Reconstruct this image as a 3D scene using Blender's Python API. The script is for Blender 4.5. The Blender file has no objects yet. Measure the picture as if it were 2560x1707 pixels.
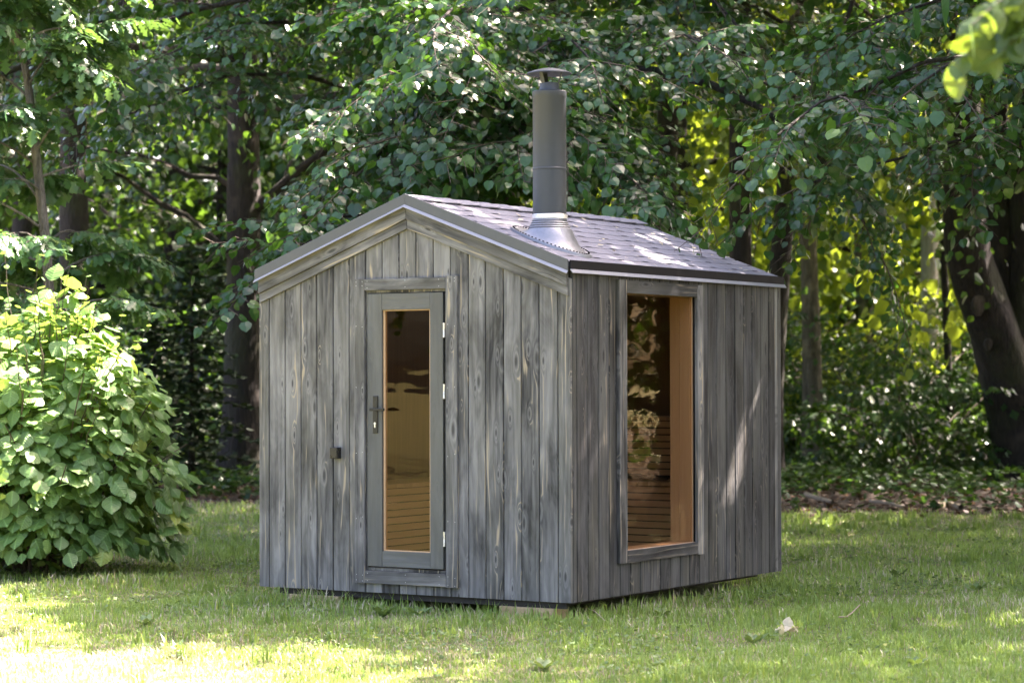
import bpy, math, numpy as np
from mathutils import Matrix, Vector
rng = np.random.default_rng(11)
C = bpy.context.scene.collection
sc = bpy.context.scene

# ------------------------------------------------------------------ camera, sky, sun, exposure
CAM = np.array([7.9023, -13.2463, 1.5394])
YAW, PIT, ROL, FPX = -0.5623, 0.0160, -0.0023, 6044.0
FW = np.array([math.sin(YAW)*math.cos(PIT), math.cos(YAW)*math.cos(PIT), math.sin(PIT)])
RT = np.cross(FW, [0, 0, 1]); RT /= np.linalg.norm(RT); UP = np.cross(RT, FW)
RT, UP = (math.cos(ROL)*RT + math.sin(ROL)*UP, math.cos(ROL)*UP - math.sin(ROL)*RT)
cam = bpy.data.cameras.new('camera'); co = bpy.data.objects.new('camera', cam); C.objects.link(co)
co.matrix_world = Matrix(((RT[0], UP[0], -FW[0], CAM[0]), (RT[1], UP[1], -FW[1], CAM[1]), (RT[2], UP[2], -FW[2], CAM[2]), (0, 0, 0, 1)))
cam.sensor_width = 36; cam.lens = FPX*36/2560; cam.clip_start = 0.1; cam.clip_end = 2000
cam.dof.use_dof = True; cam.dof.focus_distance = 16.2; cam.dof.aperture_fstop = 3.0
sc.camera = co
SUN = np.array([0.26, 0.56, 0.80]); SUN /= np.linalg.norm(SUN)
w = bpy.data.worlds.new('World'); sc.world = w; w.use_nodes = True
nt = w.node_tree; sky = nt.nodes.new('ShaderNodeTexSky'); sky.sky_type = 'NISHITA'; sky.sun_disc = False
sky.sun_elevation = math.asin(SUN[2]); sky.sun_rotation = math.atan2(SUN[0], SUN[1])
sky.air_density = 0.8; sky.dust_density = 5.0; sky.ozone_density = 0.2
nt.links.new(sky.outputs[0], nt.nodes['Background'].inputs[0]); nt.nodes['Background'].inputs[1].default_value = 0.10
sl = bpy.data.lights.new('sun', 'SUN'); so = bpy.data.objects.new('sun', sl); C.objects.link(so)
sl.energy = 5.0; sl.angle = math.radians(0.53); sl.color = (1.0, 0.94, 0.84)
so.rotation_euler = Vector(SUN.tolist()).to_track_quat('Z', 'Y').to_euler(); so.location = (0, 0, 30)
sc.view_settings.view_transform = 'Standard'; sc.view_settings.look = 'None'
sc.view_settings.exposure = 3.65; sc.view_settings.gamma = 1
sc.view_settings.use_white_balance = True; sc.view_settings.white_balance_temperature = 6900; sc.view_settings.white_balance_tint = 22   # camera set for shade
sc.cycles.max_bounces = 8; sc.cycles.diffuse_bounces = 4; sc.cycles.glossy_bounces = 3
sc.cycles.transmission_bounces = 6; sc.cycles.transparent_max_bounces = 12
sc.cycles.sample_clamp_indirect = 6.0; sc.cycles.caustics_reflective = False; sc.cycles.caustics_refractive = False
try: sc.cycles.use_denoising = True
except Exception: pass

def gp(xd, depth, z=0.0):
    """ground point that stands at picture column xd (2352 wide) and the given depth"""
    lat = (xd*1.08844 - 1280)/FPX*depth
    f2 = np.array([FW[0], FW[1]])/math.hypot(FW[0], FW[1]); r2 = np.array([f2[1], -f2[0]])
    q = CAM[:2] + f2*depth + r2*lat
    return np.array([q[0], q[1], z])
def at(xd, yd, depth):
    return CAM + depth*(FW + (xd*1.08844-1280)/FPX*RT - (yd*1.08844-853.5)/FPX*UP)
def cam_uvz(P):
    d = P - CAM; z = d@FW
    return (1280 + FPX*(d@RT)/z)/1.08844, (853.5 - FPX*(d@UP)/z)/1.08844, z

# ------------------------------------------------------------------ object helpers
def tag(o, label=None, cat=None, group=None, kind=None):
    if label: o['label'] = label
    if cat: o['category'] = cat
    if group: o['group'] = group
    if kind: o['kind'] = kind
    return o
def link(o, parent=None):
    C.objects.link(o)
    if parent is not None: o.parent = parent
    return o
def empty(name, loc=(0, 0, 0), parent=None):
    o = bpy.data.objects.new(name, None); o.location = loc; o.empty_display_size = .2
    return link(o, parent)
def fastmesh(name, V, F, mat, attr=None, smooth=False):
    """V (n,3), F list of int arrays (m,k) - fast mesh; attr (n,4) point colour 'v'"""
    me = bpy.data.meshes.new(name); V = np.asarray(V, np.float32)
    F = [np.asarray(f, np.int32) for f in F if len(f)]
    me.vertices.add(len(V)); me.vertices.foreach_set('co', V.ravel())
    nl = sum(f.size for f in F); npoly = sum(len(f) for f in F)
    me.loops.add(nl); me.loops.foreach_set('vertex_index', np.concatenate([f.ravel() for f in F]))
    tot = np.concatenate([np.full(len(f), f.shape[1], np.int32) for f in F])
    me.polygons.add(npoly); me.polygons.foreach_set('loop_start', np.concatenate([[0], np.cumsum(tot)[:-1]]).astype(np.int32))
    me.polygons.foreach_set('loop_total', tot)
    if smooth: me.polygons.foreach_set('use_smooth', np.ones(npoly, bool))
    else: me.polygons.foreach_set('use_smooth', np.zeros(npoly, bool))
    if attr is not None:
        a = me.color_attributes.new('v', 'FLOAT_COLOR', 'POINT'); a.data.foreach_set('color', np.asarray(attr, np.float32).ravel())
    me.update(calc_edges=True)
    if mat: me.materials.append(mat)
    return me
def obj(name, me, parent=None, loc=(0, 0, 0), rot=(0, 0, 0)):
    o = bpy.data.objects.new(name, me); o.location = loc; o.rotation_euler = rot
    return link(o, parent)
class MB:
    def __init__(s): s.v = []; s.f = []; s.n = 0
    def add(s, V, F):
        s.v.append(np.asarray(V, float)); s.f += [tuple(int(i)+s.n for i in f) for f in F]; s.n += len(V); return s
    def box(s, x0, x1, y0, y1, z0, z1):
        V = [(x0,y0,z0),(x1,y0,z0),(x1,y1,z0),(x0,y1,z0),(x0,y0,z1),(x1,y0,z1),(x1,y1,z1),(x0,y1,z1)]
        return s.add(V, [(0,3,2,1),(4,5,6,7),(0,1,5,4),(1,2,6,5),(2,3,7,6),(3,0,4,7)])
    def prism(s, poly, a0, a1, axis=1):
        n = len(poly); V = []
        for a in (a0, a1):
            for p in poly: V.append((p[0], a, p[1]) if axis == 1 else ((a, p[0], p[1]) if axis == 0 else (p[0], p[1], a)))
        return s.add(V, [tuple(range(n)), tuple(range(2*n-1, n-1, -1))] + [(i, i+n, (i+1) % n+n, (i+1) % n) for i in range(n)])
    def lathe(s, prof, n=32, cx=0, cy=0):
        V = []; F = []
        for r, z in prof:
            for k in range(n):
                a = 2*math.pi*k/n; V.append((cx+r*math.cos(a), cy+r*math.sin(a), z))
        for i in range(len(prof)-1):
            for k in range(n):
                F.append((i*n+k, i*n+(k+1) % n, (i+1)*n+(k+1) % n, (i+1)*n+k))
        return s.add(V, F)
    def tube(s, pts, rad, n=6):
        V, F = tube(np.asarray(pts, float), np.asarray(rad, float), n); return s.add(V, F.tolist())
    def mesh(s, name, mat, smooth=False):
        me = bpy.data.meshes.new(name); me.from_pydata(np.concatenate(s.v).tolist(), [], s.f); me.materials.append(mat)
        import bmesh
        bm = bmesh.new(); bm.from_mesh(me); bmesh.ops.recalc_face_normals(bm, faces=bm.faces); bm.to_mesh(me); bm.free()
        if smooth:
            me.polygons.foreach_set('use_smooth', np.ones(len(me.polygons), bool))
            try: me.set_sharp_from_angle(angle=math.radians(35))
            except Exception: pass
        return me
    def obj(s, name, mat, parent=None, smooth=False, bevel=0):
        o = obj(name, s.mesh(name, mat, smooth), parent)
        if bevel:
            m = o.modifiers.new('bevel', 'BEVEL'); m.width = bevel; m.segments = 2; m.limit_method = 'ANGLE'
        return o
def tube(P, R, n=6):
    m = len(P); d = np.gradient(P, axis=0); d /= np.linalg.norm(d, axis=1)[:, None]+1e-9
    ref = np.array([0.0, 0, 1]) if abs(d[0, 2]) < .9 else np.array([1.0, 0, 0])
    a = np.cross(d, ref); a /= np.linalg.norm(a, axis=1)[:, None]+1e-9; b = np.cross(d, a)
    t = np.linspace(0, 2*math.pi, n, endpoint=False)
    V = P[:, None]+R[:, None, None]*(np.cos(t)[None, :, None]*a[:, None]+np.sin(t)[None, :, None]*b[:, None])
    i = np.arange(m-1)[:, None]*n; k = np.arange(n)[None]; k2 = (k+1) % n
    F = np.stack([i+k, i+k2, i+n+k2, i+n+k], -1).reshape(-1, 4)
    return V.reshape(-1, 3), F

# ------------------------------------------------------------------ materials
class NT:
    def __init__(s, name):
        s.m = bpy.data.materials.new(name); s.m.use_nodes = True; s.t = s.m.node_tree; s.t.nodes.clear()
        s.out = s.t.nodes.new('ShaderNodeOutputMaterial')
    def n(s, typ, ins=None, **kw):
        nd = s.t.nodes.new('ShaderNode'+typ)
        for k, v in kw.items(): setattr(nd, k, v)
        for k, v in (ins or {}).items():
            sk = nd.inputs[k]
            if isinstance(v, bpy.types.NodeSocket): s.t.links.new(v, sk)
            else: sk.default_value = v
        return nd
    def math(s, op, a, b=0.0, c=0.0, clamp=False): return s.n('Math', {0: a, 1: b, 2: c}, operation=op, use_clamp=clamp).outputs[0]
    def mix(s, f, a, b, bt='MIX'):
        nd = s.n('Mix', data_type='RGBA', blend_type=bt)
        for i, v in ((0, f), (6, a), (7, b)):
            if isinstance(v, bpy.types.NodeSocket): s.t.links.new(v, nd.inputs[i])
            else: nd.inputs[i].default_value = v if i == 0 else (*v, 1)
        return nd.outputs[2]
    def noise(s, vec, scale, detail=3, rough=.55, dist=0.0, out=0):
        return s.n('TexNoise', {'Vector': vec, 'Scale': scale, 'Detail': detail, 'Roughness': rough, 'Distortion': dist}).outputs[out]
    def ramp(s, f, stops):
        r = s.n('ValToRGB', {0: f}); e = r.color_ramp.elements
        while len(e) < len(stops): e.new(.5)
        for i, (p, c) in enumerate(stops): e[i].position = p; e[i].color = (*c, 1) if len(c) == 3 else c
        return r.outputs[0]
    def rng(s, v, a, b, c=0.0, d=1.0): return s.n('MapRange', {0: v, 1: a, 2: b, 3: c, 4: d}, clamp=True).outputs[0]
    def scalev(s, vec, sx, sy, sz): return s.n('Mapping', {'Vector': vec, 'Scale': (sx, sy, sz)}).outputs[0]
    def bsdf(s, col, rough=.5, bump=None, bs=.3, bd=.01, **kw):
        ins = {'Base Color': col if isinstance(col, bpy.types.NodeSocket) else (*col, 1), 'Roughness': rough}
        for k, v in kw.items(): ins[k.replace('_', ' ')] = v
        if bump is not None: ins['Normal'] = s.n('Bump', {'Height': bump, 'Strength': bs, 'Distance': bd}).outputs[0]
        return s.n('BsdfPrincipled', ins)
    def done(s, shader): s.t.links.new(shader.outputs[0], s.out.inputs[0]); return s.m

def wood_stained(name, dark, light, tan_amt=1.0, knots=1.0, rough=.62):
    k = NT(name); tc = k.n('TexCoord').outputs['Object']; rnd = k.n('ObjectInfo').outputs['Random']
    off = k.n('CombineXYZ', {0: k.math('MULTIPLY', rnd, 7.31), 1: k.math('MULTIPLY', rnd, 3.7), 2: k.math('MULTIPLY', rnd, 61.7)}).outputs[0]
    v = k.n('VectorMath', {0: tc, 1: off}, operation='ADD').outputs[0]
    sep = k.n('SeparateXYZ', {0: v}); x, z = sep.outputs[0], sep.outputs[2]
    kv = k.n('CombineXYZ', {0: k.math('MULTIPLY', x, 9.0), 1: k.math('MULTIPLY', z, 2.5), 2: 0.0}).outputs[0]
    vn_ = k.n('TexVoronoi', {'Vector': kv, 'Scale': 1.0, 'Randomness': 1.0}, voronoi_dimensions='2D')
    vor = vn_.outputs['Distance']; cr_ = k.n('SeparateColor', {0: vn_.outputs['Color']})
    vor = k.math('ADD', k.math('MULTIPLY', vor, k.rng(cr_.outputs[0], 0, 1, .75, 2.0)), k.rng(cr_.outputs[1], .68, .88, 0, .5))
    knot = k.rng(vor, .13, .05); halo = k.rng(vor, .42, .08)
    halo2 = k.math('MULTIPLY', halo, halo)
    low = k.noise(k.scalev(v, 9, 9, .9), 1.0, 2)
    phase = k.math('ADD', k.math('MULTIPLY', x, 120.0), k.math('ADD', k.math('MULTIPLY', low, 22.0), k.math('MULTIPLY', halo2, 16.0)))
    ring = k.math('MULTIPLY', k.math('ADD', k.math('SINE', phase), 1.0), .5)
    fine = k.noise(k.scalev(v, 260, 60, 5), 1.0, 4, .65)
    fibre = k.noise(k.scalev(v, 90, 40, 1.6), 1.0, 3, .6)
    blotch = k.noise(k.scalev(v, 7, 7, 1.7), 1.0, 4, .62, .5)
    tone = k.math('ADD', k.math('MULTIPLY', blotch, 1.25), k.math('ADD', k.math('MULTIPLY', fibre, .30), k.math('MULTIPLY', ring, .10)))
    tone = k.math('ADD', tone, k.math('MULTIPLY', k.math('SUBTRACT', rnd, .5), .20))
    tone = k.math('ADD', tone, k.math('MULTIPLY', k.math('SUBTRACT', fine, .5), .24))
    col = k.ramp(k.rng(tone, .56, 1.12), [(0, dark), (.5, tuple(.55*d+.45*l for d, l in zip(dark, light))), (1, light)])
    hue = k.noise(k.scalev(v, 6, 6, .8), 1.0, 2)
    col = k.mix(k.rng(hue, .45, .7, 0, .35), col, (.16, .155, .125), 'MIX')
    # worn streaks where bare wood shows
    wear = k.math('MULTIPLY', k.rng(ring, .86, .99), k.rng(k.noise(k.scalev(v, 11, 11, 1.1), 1.0, 3, .7), .53, .62))
    wear = k.math('MULTIPLY', wear, tan_amt)
    col = k.mix(k.math('MULTIPLY', wear, .92), col, (.40, .33, .23))
    col = k.mix(k.math('MULTIPLY', k.math('MULTIPLY', k.rng(vor, .22, .10), knots), .45), col, light)
    col = k.mix(k.math('MULTIPLY', k.math('MULTIPLY', knot, knots), .75), col, tuple(d*.55 for d in dark))
    h = k.math('ADD', k.math('MULTIPLY', ring, .5), k.math('ADD', fine, k.math('MULTIPLY', knot, -.8)))
    p_ = k.bsdf(col, k.rng(fine, .2, .8, rough-.1, rough+.15), h, .35, .004); p_.inputs['Specular IOR Level'].default_value = .28
    return k.done(p_)
def wood_inner(name, a, b):
    k = NT(name); tc = k.n('TexCoord').outputs['Object']; rnd = k.n('ObjectInfo').outputs['Random']
    off = k.n('CombineXYZ', {0: k.math('MULTIPLY', rnd, 5.1), 1: 0.0, 2: k.math('MULTIPLY', rnd, 33.0)}).outputs[0]
    v = k.n('VectorMath', {0: tc, 1: off}, operation='ADD').outputs[0]
    f = k.noise(k.scalev(v, 60, 60, 2), 1.0, 4, .6)
    t = k.math('ADD', k.math('MULTIPLY', f, .8), k.math('MULTIPLY', rnd, .35))
    return k.done(k.bsdf(k.ramp(k.rng(t, .3, .9), [(0, a), (1, b)]), .5, f, .1, .002))
def plain(name, col, rough=.5, metal=0.0, nscale=30, var=.15, bump=.05):
    k = NT(name); tc = k.n('TexCoord').outputs['Object']; f = k.noise(tc, nscale, 4, .6)
    c = k.mix(k.rng(f, .3, .7), tuple(x*(1-var) for x in col), tuple(min(1, x*(1+var)) for x in col))
    return k.done(k.bsdf(c, k.rng(f, .3, .7, rough-.06, rough+.06), f, bump, .003, Metallic=metal))
def leaf_mat(name, lo, hi, trans, tw=.38, rough=.36, spec=.5, vein=False, under=1.0):
    k = NT(name); a = k.n('Attribute', attribute_name='v'); sep = k.n('SeparateColor', {0: a.outputs['Color']})
    r, g, b = sep.outputs
    col = k.mix(r, lo, hi); tc = k.mix(r, tuple(x*.75 for x in trans), tuple(min(1, x*1.2) for x in trans))
    yel = k.rng(g, .94, .99); col = k.mix(yel, col, tuple(min(1, x) for x in (hi[0]*2.6, hi[1]*1.7, hi[2]*.9)))
    bump = None
    if vein:
        vn = k.rng(b, .0, .06, 1, 0); col = k.mix(k.math('MULTIPLY', vn, .45), col, tuple(min(1, x*1.9) for x in hi))
        wv = k.n('TexWave', {'Vector': k.n('CombineXYZ', {0: k.math('ADD', a.outputs['Alpha'], k.math('MULTIPLY', b, -.55)), 1: 0.0, 2: 0.0}).outputs[0], 'Scale': 2.2, 'Distortion': 0.0}).outputs['Fac']
        bump = wv; col = k.mix(k.math('MULTIPLY', wv, .14), col, tuple(min(1, x*1.6) for x in hi))
    p = k.bsdf(col, rough, bump, .5, .004); p.inputs['Specular IOR Level'].default_value = spec
    t = k.n('BsdfTranslucent', {'Color': tc})
    return k.done(k.n('MixShader', {0: tw, 1: p.outputs[0], 2: t.outputs[0]}))
def bark(name, dark, light, scale=1.0, moss=0.0):
    k = NT(name); tc = k.n('TexCoord').outputs['Object']
    v = k.scalev(tc, 14*scale, 14*scale, 3.2*scale)
    n1 = k.noise(v, 1.0, 6, .68, .6); n2 = k.noise(tc, 1.7, 3)
    n3 = k.n('TexVoronoi', {'Vector': k.scalev(tc, 18*scale, 18*scale, 4*scale), 'Scale': 1.0}, feature='DISTANCE_TO_EDGE').outputs[0]
    col = k.ramp(k.rng(k.math('ADD', n1, k.math('MULTIPLY', n3, .25)), .35, .8), [(0, dark), (1, light)])
    col = k.mix(k.rng(n2, .58, .70), col, tuple(min(1, c*1.5) for c in light))
    if moss: col = k.mix(k.math('MULTIPLY', k.rng(n2, .5, .35), moss), col, (.05, .07, .015))
    return k.done(k.bsdf(col, .9, k.math('ADD', n1, n3), .9, .03))

M = {}
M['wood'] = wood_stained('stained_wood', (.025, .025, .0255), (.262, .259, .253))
M['woodside'] = wood_stained('shade_darkened_wood', (.006, .0063, .007), (.088, .090, .094), .4)  # same stained boards, colour darkened to carry the side wall's shade
M['doorwood'] = wood_stained('painted_door_wood', (.085, .088, .085), (.145, .15, .145), .0, .3, .5)
M['sauna'] = wood_inner('sauna_wood', (.44, .30, .195), (.57, .41, .28))
M['liner'] = wood_inner('liner_wood', (.50, .36, .25), (.60, .455, .33))
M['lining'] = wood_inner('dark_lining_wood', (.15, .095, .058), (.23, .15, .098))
M['pale'] = wood_inner('pale_pine', (.50, .30, .16), (.62, .42, .25))
M['block'] = wood_inner('raw_timber', (.42, .30, .16), (.58, .44, .26))
M['core'] = plain('wall_core', (.02, .02, .02), .9)
M['beam'] = plain('skid_beam', (.035, .03, .026), .85)
M['fascia'] = plain('grey_painted_metal', (.080, .085, .090), .45, 0, 14, .06, .02)
M['lip'] = plain('pale_painted_metal', (.27, .275, .30), .35, 0, 14, .05, .02)
M['blackedge'] = plain('black_eave_metal', (.010, .010, .012), .6, 0, 20, .2, .03)
M['pipe'] = plain('grey_flue_paint', (.036, .043, .053), .46, .0, 18, .07, .015)
M['alu'] = plain('dull_aluminium', (.25, .26, .28), .48, .8, 60, .12, .06)
M['ring'] = plain('bright_steel', (.8, .8, .8), .35, .7)
M['blackplastic'] = plain('black_plastic', (.012, .012, .012), .3)
M['handle'] = plain('black_handle_metal', (.022, .022, .02), .35, .3)
M['zinc'] = plain('zinc_hinge', (.75, .75, .75), .35, .6)
M['blackedge'].node_tree.nodes['Principled BSDF'].inputs['Specular IOR Level'].default_value = .12
k = NT('roof_granules'); tc = k.n('TexCoord').outputs['Object']; rnd = k.n('ObjectInfo').outputs['Random']
g1 = k.noise(tc, 420, 2, .7); g2 = k.noise(tc, 9, 3)
tone = k.math('ADD', k.math('MULTIPLY', g1, .7), k.math('ADD', k.math('MULTIPLY', g2, .35), k.math('MULTIPLY', rnd, .06)))
M['shingle'] = k.done(k.bsdf(k.ramp(k.rng(tone, .35, .95), [(0, (.12, .12, .138)), (1, (.30, .297, .335))]), .85, g1, .6, .004))
k = NT('bronze_glass'); fc = k.n('LayerWeight', {'Blend': .5}).outputs['Facing']; fr = k.math('ADD', k.math('MULTIPLY', k.math('POWER', fc, 5.0), .5), .018)
# a slightly wavy pane that mirrors a little and tints what is behind it
wob = k.noise(k.scalev(k.n('TexCoord').outputs['Object'], 2.2, 2.2, 5.0), 1.0, 2)
bm_ = k.n('Bump', {'Height': wob, 'Strength': .03, 'Distance': .03}).outputs[0]
gl = k.n('BsdfGlossy', {'Color': (.85, .78, .6, 1), 'Roughness': .012, 'Normal': bm_})
tr = k.n('BsdfTransparent', {'Color': (.88, .80, .71, 1)})
M['glass'] = k.done(k.n('MixShader', {0: fr, 1: tr.outputs[0], 2: gl.outputs[0]}))
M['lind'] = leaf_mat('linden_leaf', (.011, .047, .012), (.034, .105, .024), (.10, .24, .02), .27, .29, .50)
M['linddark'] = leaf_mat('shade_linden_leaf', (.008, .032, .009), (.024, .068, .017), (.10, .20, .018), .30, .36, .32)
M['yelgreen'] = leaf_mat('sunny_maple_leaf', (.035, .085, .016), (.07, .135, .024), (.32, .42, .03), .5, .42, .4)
M['forehang'] = leaf_mat('near_branch_leaf', (.04, .09, .02), (.075, .14, .03), (.14, .21, .018), .32, .38, .5)
M['oak'] = leaf_mat('oak_leaf', (.04, .105, .04), (.08, .175, .06), (.14, .27, .04), .28, .34, .5)
M['hazel'] = leaf_mat('bush_leaf', (.082, .175, .046), (.155, .28, .086), (.27, .40, .06), .33, .40, .5, vein=True)
M['shrub'] = leaf_mat('understorey_leaf', (.012, .043, .012), (.028, .078, .019), (.09, .20, .02), .28, .45, .32)
M['spruce'] = leaf_mat('spruce_needles', (.014, .035, .016), (.03, .06, .022), (.05, .08, .02), .15, .5, .4)
M['grass'] = leaf_mat('grass_blade', (.14, .24, .048), (.27, .385, .10), (.32, .45, .085), .38, .45, .4)
M['straw'] = leaf_mat('dry_and_painted_sun_grass', (.40, .355, .235), (.60, .55, .40), (.35, .29, .14), .3, .6, .3)
M['clover'] = leaf_mat('clover_leaf', (.09, .16, .05), (.15, .235, .085), (.2, .3, .05), .33, .5, .5)
M['litter'] = leaf_mat('leaf_litter', (.035, .022, .014), (.13, .08, .055), (.15, .09, .04), .15, .7, .3)
M['bark'] = bark('linden_bark', (.006, .0045, .004), (.040, .030, .024), 1.0, .25)
M['barkpale'] = bark('pale_bark', (.06, .05, .036), (.21, .18, .13), .8)
M['scar'] = bark('branch_scar_wood', (.02, .016, .013), (.085, .065, .052), 1.0)
M['barkyoung'] = bark('young_oak_bark', (.07, .06, .05), (.25, .225, .19), 2.4)
M['barkbirch'] = bark('birch_bark', (.25, .22, .19), (.6, .57, .52), .6)
M['twig'] = plain('twig_bark', (.07, .052, .035), .8, 0, 40, .35)
M['stick'] = plain('dry_stick', (.30, .235, .17), .8, 0, 40, .35)
k = NT('soil_and_turf'); tc = k.n('TexCoord').outputs['Object']; a1 = k.noise(tc, 1.1, 5, .65); a2 = k.noise(tc, 30, 4, .7)
col = k.mix(k.rng(a1, .4, .62), (.10, .115, .035), (.16, .145, .07)); col = k.mix(k.rng(a2, .5, .75), col, (.22, .19, .11))
M['ground'] = k.done(k.bsdf(col, .95, a2, .8, .03))
k = NT('forest_floor'); tc = k.n('TexCoord').outputs['Object']; a1 = k.noise(tc, 2.0, 5, .65); a2 = k.noise(tc, 25, 4, .7)
col = k.mix(k.rng(a1, .4, .6), (.035, .025, .016), (.075, .048, .032)); col = k.mix(k.rng(a2, .55, .7), col, (.14, .09, .06))
M['floor'] = k.done(k.bsdf(col, .95, a2, .8, .04))

# ------------------------------------------------------------------ ground
def sheet(name, pts, z, mat):
    me = bpy.data.meshes.new(name); me.from_pydata([(x, y, z) for x, y in pts], [], [tuple(range(len(pts)))]); me.materials.append(mat)
    return obj(name, me)
tag(sheet('ground', [(-700, -700), (700, -700), (700, 700), (-700, 700)], 0, M['ground']), 'mown lawn soil reaching back under the trees', kind='structure')
f2 = np.array([FW[0], FW[1]]); f2 /= np.linalg.norm(f2); r2 = np.array([f2[1], -f2[0]])
def dl(depth, lat): return CAM[:2] + f2*depth + r2*lat
edge = [(30.2, -40), (30.0, -12), (30.6, -8), (30.0, -5), (30.4, -2), (28.6, .5), (27.6, 2.5), (27.9, 4), (27.2, 6), (27.6, 9), (20, 14), (14, 30)]
pts = [dl(d, l) for d, l in edge] + [dl(160, 150), dl(160, -160)]
tag(sheet('forest_floor', [tuple(p) for p in pts], .004, M['floor']), 'brown leaf-strewn forest floor behind the lawn', kind='structure')
def edge_depth(lat): return np.interp(lat, [e[1] for e in edge], [e[0] for e in edge])

# ------------------------------------------------------------------ the sauna cabin
W, D, ZB, H, H2, AP = 2.52, 3.046, .12, 2.22, 2.30, 2.771
cab = tag(empty('sauna_cabin', (0, 0, 0)), 'small gabled sauna cabin clad in weathered grey stained boards', 'cabin')
TH = math.atan((AP-H2)/(W/2)); KS = (AP-H2)/(W/2)
def board_mesh(w, hl, hr, z0=0.0, t=.02, c=.004, name='board', mat=None):
    pr = [(-w/2, t), (-w/2, c), (-w/2+c, 0), (w/2-c, 0), (w/2, c), (w/2, t)]
    V = [(x, y, z0) for x, y in pr] + [(x, y, hl+(hr-hl)*(x/w+.5)) for x, y in pr]; n = 6
    F = [tuple(range(n)), tuple(range(2*n-1, n-1, -1))] + [(i, i+n, (i+1) % n+n, (i+1) % n) for i in range(n)]
    return MB().add(V, F).mesh(name, mat or M['wood'])
def put_board(parent, side, a0, a1, z0, hl, hr, gap=.006, jit=.0015):
    """a0..a1 is x on the front, y on the side wall"""
    me = board_mesh(a1-a0-gap, hl-z0, hr-z0); d = float(rng.uniform(-jit, jit))
    if side == 'front': return obj('cladding_board', me, parent, ((a0+a1)/2, d, z0))
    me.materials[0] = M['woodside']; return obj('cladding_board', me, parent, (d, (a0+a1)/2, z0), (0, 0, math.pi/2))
# front wall: core with a door opening, boards on it
DX0, DX1, DZ0, DZ1 = -1.606, -.947, .267, 2.143
b = MB(); y0, y1 = .0215, .10
b.prism([(-W+.022, ZB+.01), (DX0, ZB+.01), (DX0, 2.62), (-W+.022, 2.25)], y0, y1).prism([(DX1, ZB+.01), (-.022, ZB+.01), (-.022, 2.25), (DX1, 2.62)], y0, y1)
b.prism([(DX0, ZB+.01), (DX1, ZB+.01), (DX1, DZ0), (DX0, DZ0)], y0, y1).prism([(DX0, DZ1), (DX1, DZ1), (DX1, 2.62), (-1.26, 2.70), (DX0, 2.62)], y0, y1)
fw = b.obj('front_wall', M['core'], cab)
xe = [-2.52, -2.431, -2.293, -2.155, -2.020, -1.883, -1.747, -1.611, -1.475, -1.337, -1.199, -1.061, -.924, -.785, -.651, -.513, -.376, -.241, -.100, -.001]
top = lambda x: 2.662 - .378*abs(x+1.26)
for a0, a1 in zip(xe[:-1], xe[1:]):
    if a0 > -1.62 and a1 < -.92:
        put_board(fw, 'front', a0, a1, ZB, DZ0-.003, DZ0-.003); put_board(fw, 'front', a0, a1, DZ1+.003, top(a0), top(a1))
    else: put_board(fw, 'front', a0, a1, ZB, top(a0), top(a1))
def slant(name, poly, y0, y1, ang, mat, parent, bevel=.002):
    c = np.mean(np.array(poly), axis=0); ca, sa = math.cos(ang), math.sin(ang)
    loc = [((p[0]-c[0])*ca - (p[1]-c[1])*sa, (p[0]-c[0])*sa + (p[1]-c[1])*ca) for p in poly]
    o = MB().prism(loc, y0, y1).obj(name, mat, parent, bevel=bevel); o.location = (c[0], 0, c[1]); o.rotation_euler = (0, ang, 0); return o
k1 = .379
for s in (-1, 1):
    e = -1.26 + s*1.243
    P = lambda zt, zb_: [(-1.26+s*.001, zt), (e, zt-k1*1.243), (e, zb_-k1*1.243), (-1.26+s*.001, zb_)]
    a = s*(math.pi/2+math.atan(k1))
    slant('rake_board', P(2.715, 2.612), -.030, -.0008, a, M['wood'], fw)
    slant('rake_board', P(2.6105, 2.548), -.017, -.0008, a, M['wood'], fw)
# side wall
b = MB(); WY0, WY1, WZ0, WZ1 = .683, 1.677, .413, 2.114
x0, x1 = -.10, -.0215
b.box(x0, x1, .022, WY0-.02, ZB+.01, 2.26).box(x0, x1, WY1+.02, D-.022, ZB+.01, 2.26).box(x0, x1, WY0-.02, WY1+.02, ZB+.01, WZ0-.02).box(x0, x1, WY0-.02, WY1+.02, WZ1+.02, 2.26)
sw = b.obj('side_wall', M['core'], cab)
ye = [.022, .072, .210, .348, .486, .624, .762, .898, 1.038, 1.179, 1.323, 1.461, 1.598, 1.743, 1.881, 2.019, 2.157, 2.295, 2.433, 2.571, 2.709, 2.847, 2.985, 3.044]
for a0, a1 in zip(ye[:-1], ye[1:]):
    if a1 > WY0 and a0 < WY1:
        put_board(sw, 'side', a0, a1, ZB, WZ0-.022, WZ0-.022); put_board(sw, 'side', a0, a1, WZ1+.022, 2.25, 2.25)
    else: put_board(sw, 'side', a0, a1, ZB, 2.25, 2.25)
b = MB(); b.prism([(-W+.001, ZB), (-.001, ZB), (-.001, 2.25), (-1.26, 2.70), (-W+.001, 2.25)], D-.10, D); b.obj('rear_wall', M['wood'], cab)
b = MB(); b.box(-W, -W+.10, .0215, D-.101, ZB, 2.25); b.obj('far_side_wall', M['wood'], cab)
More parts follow.
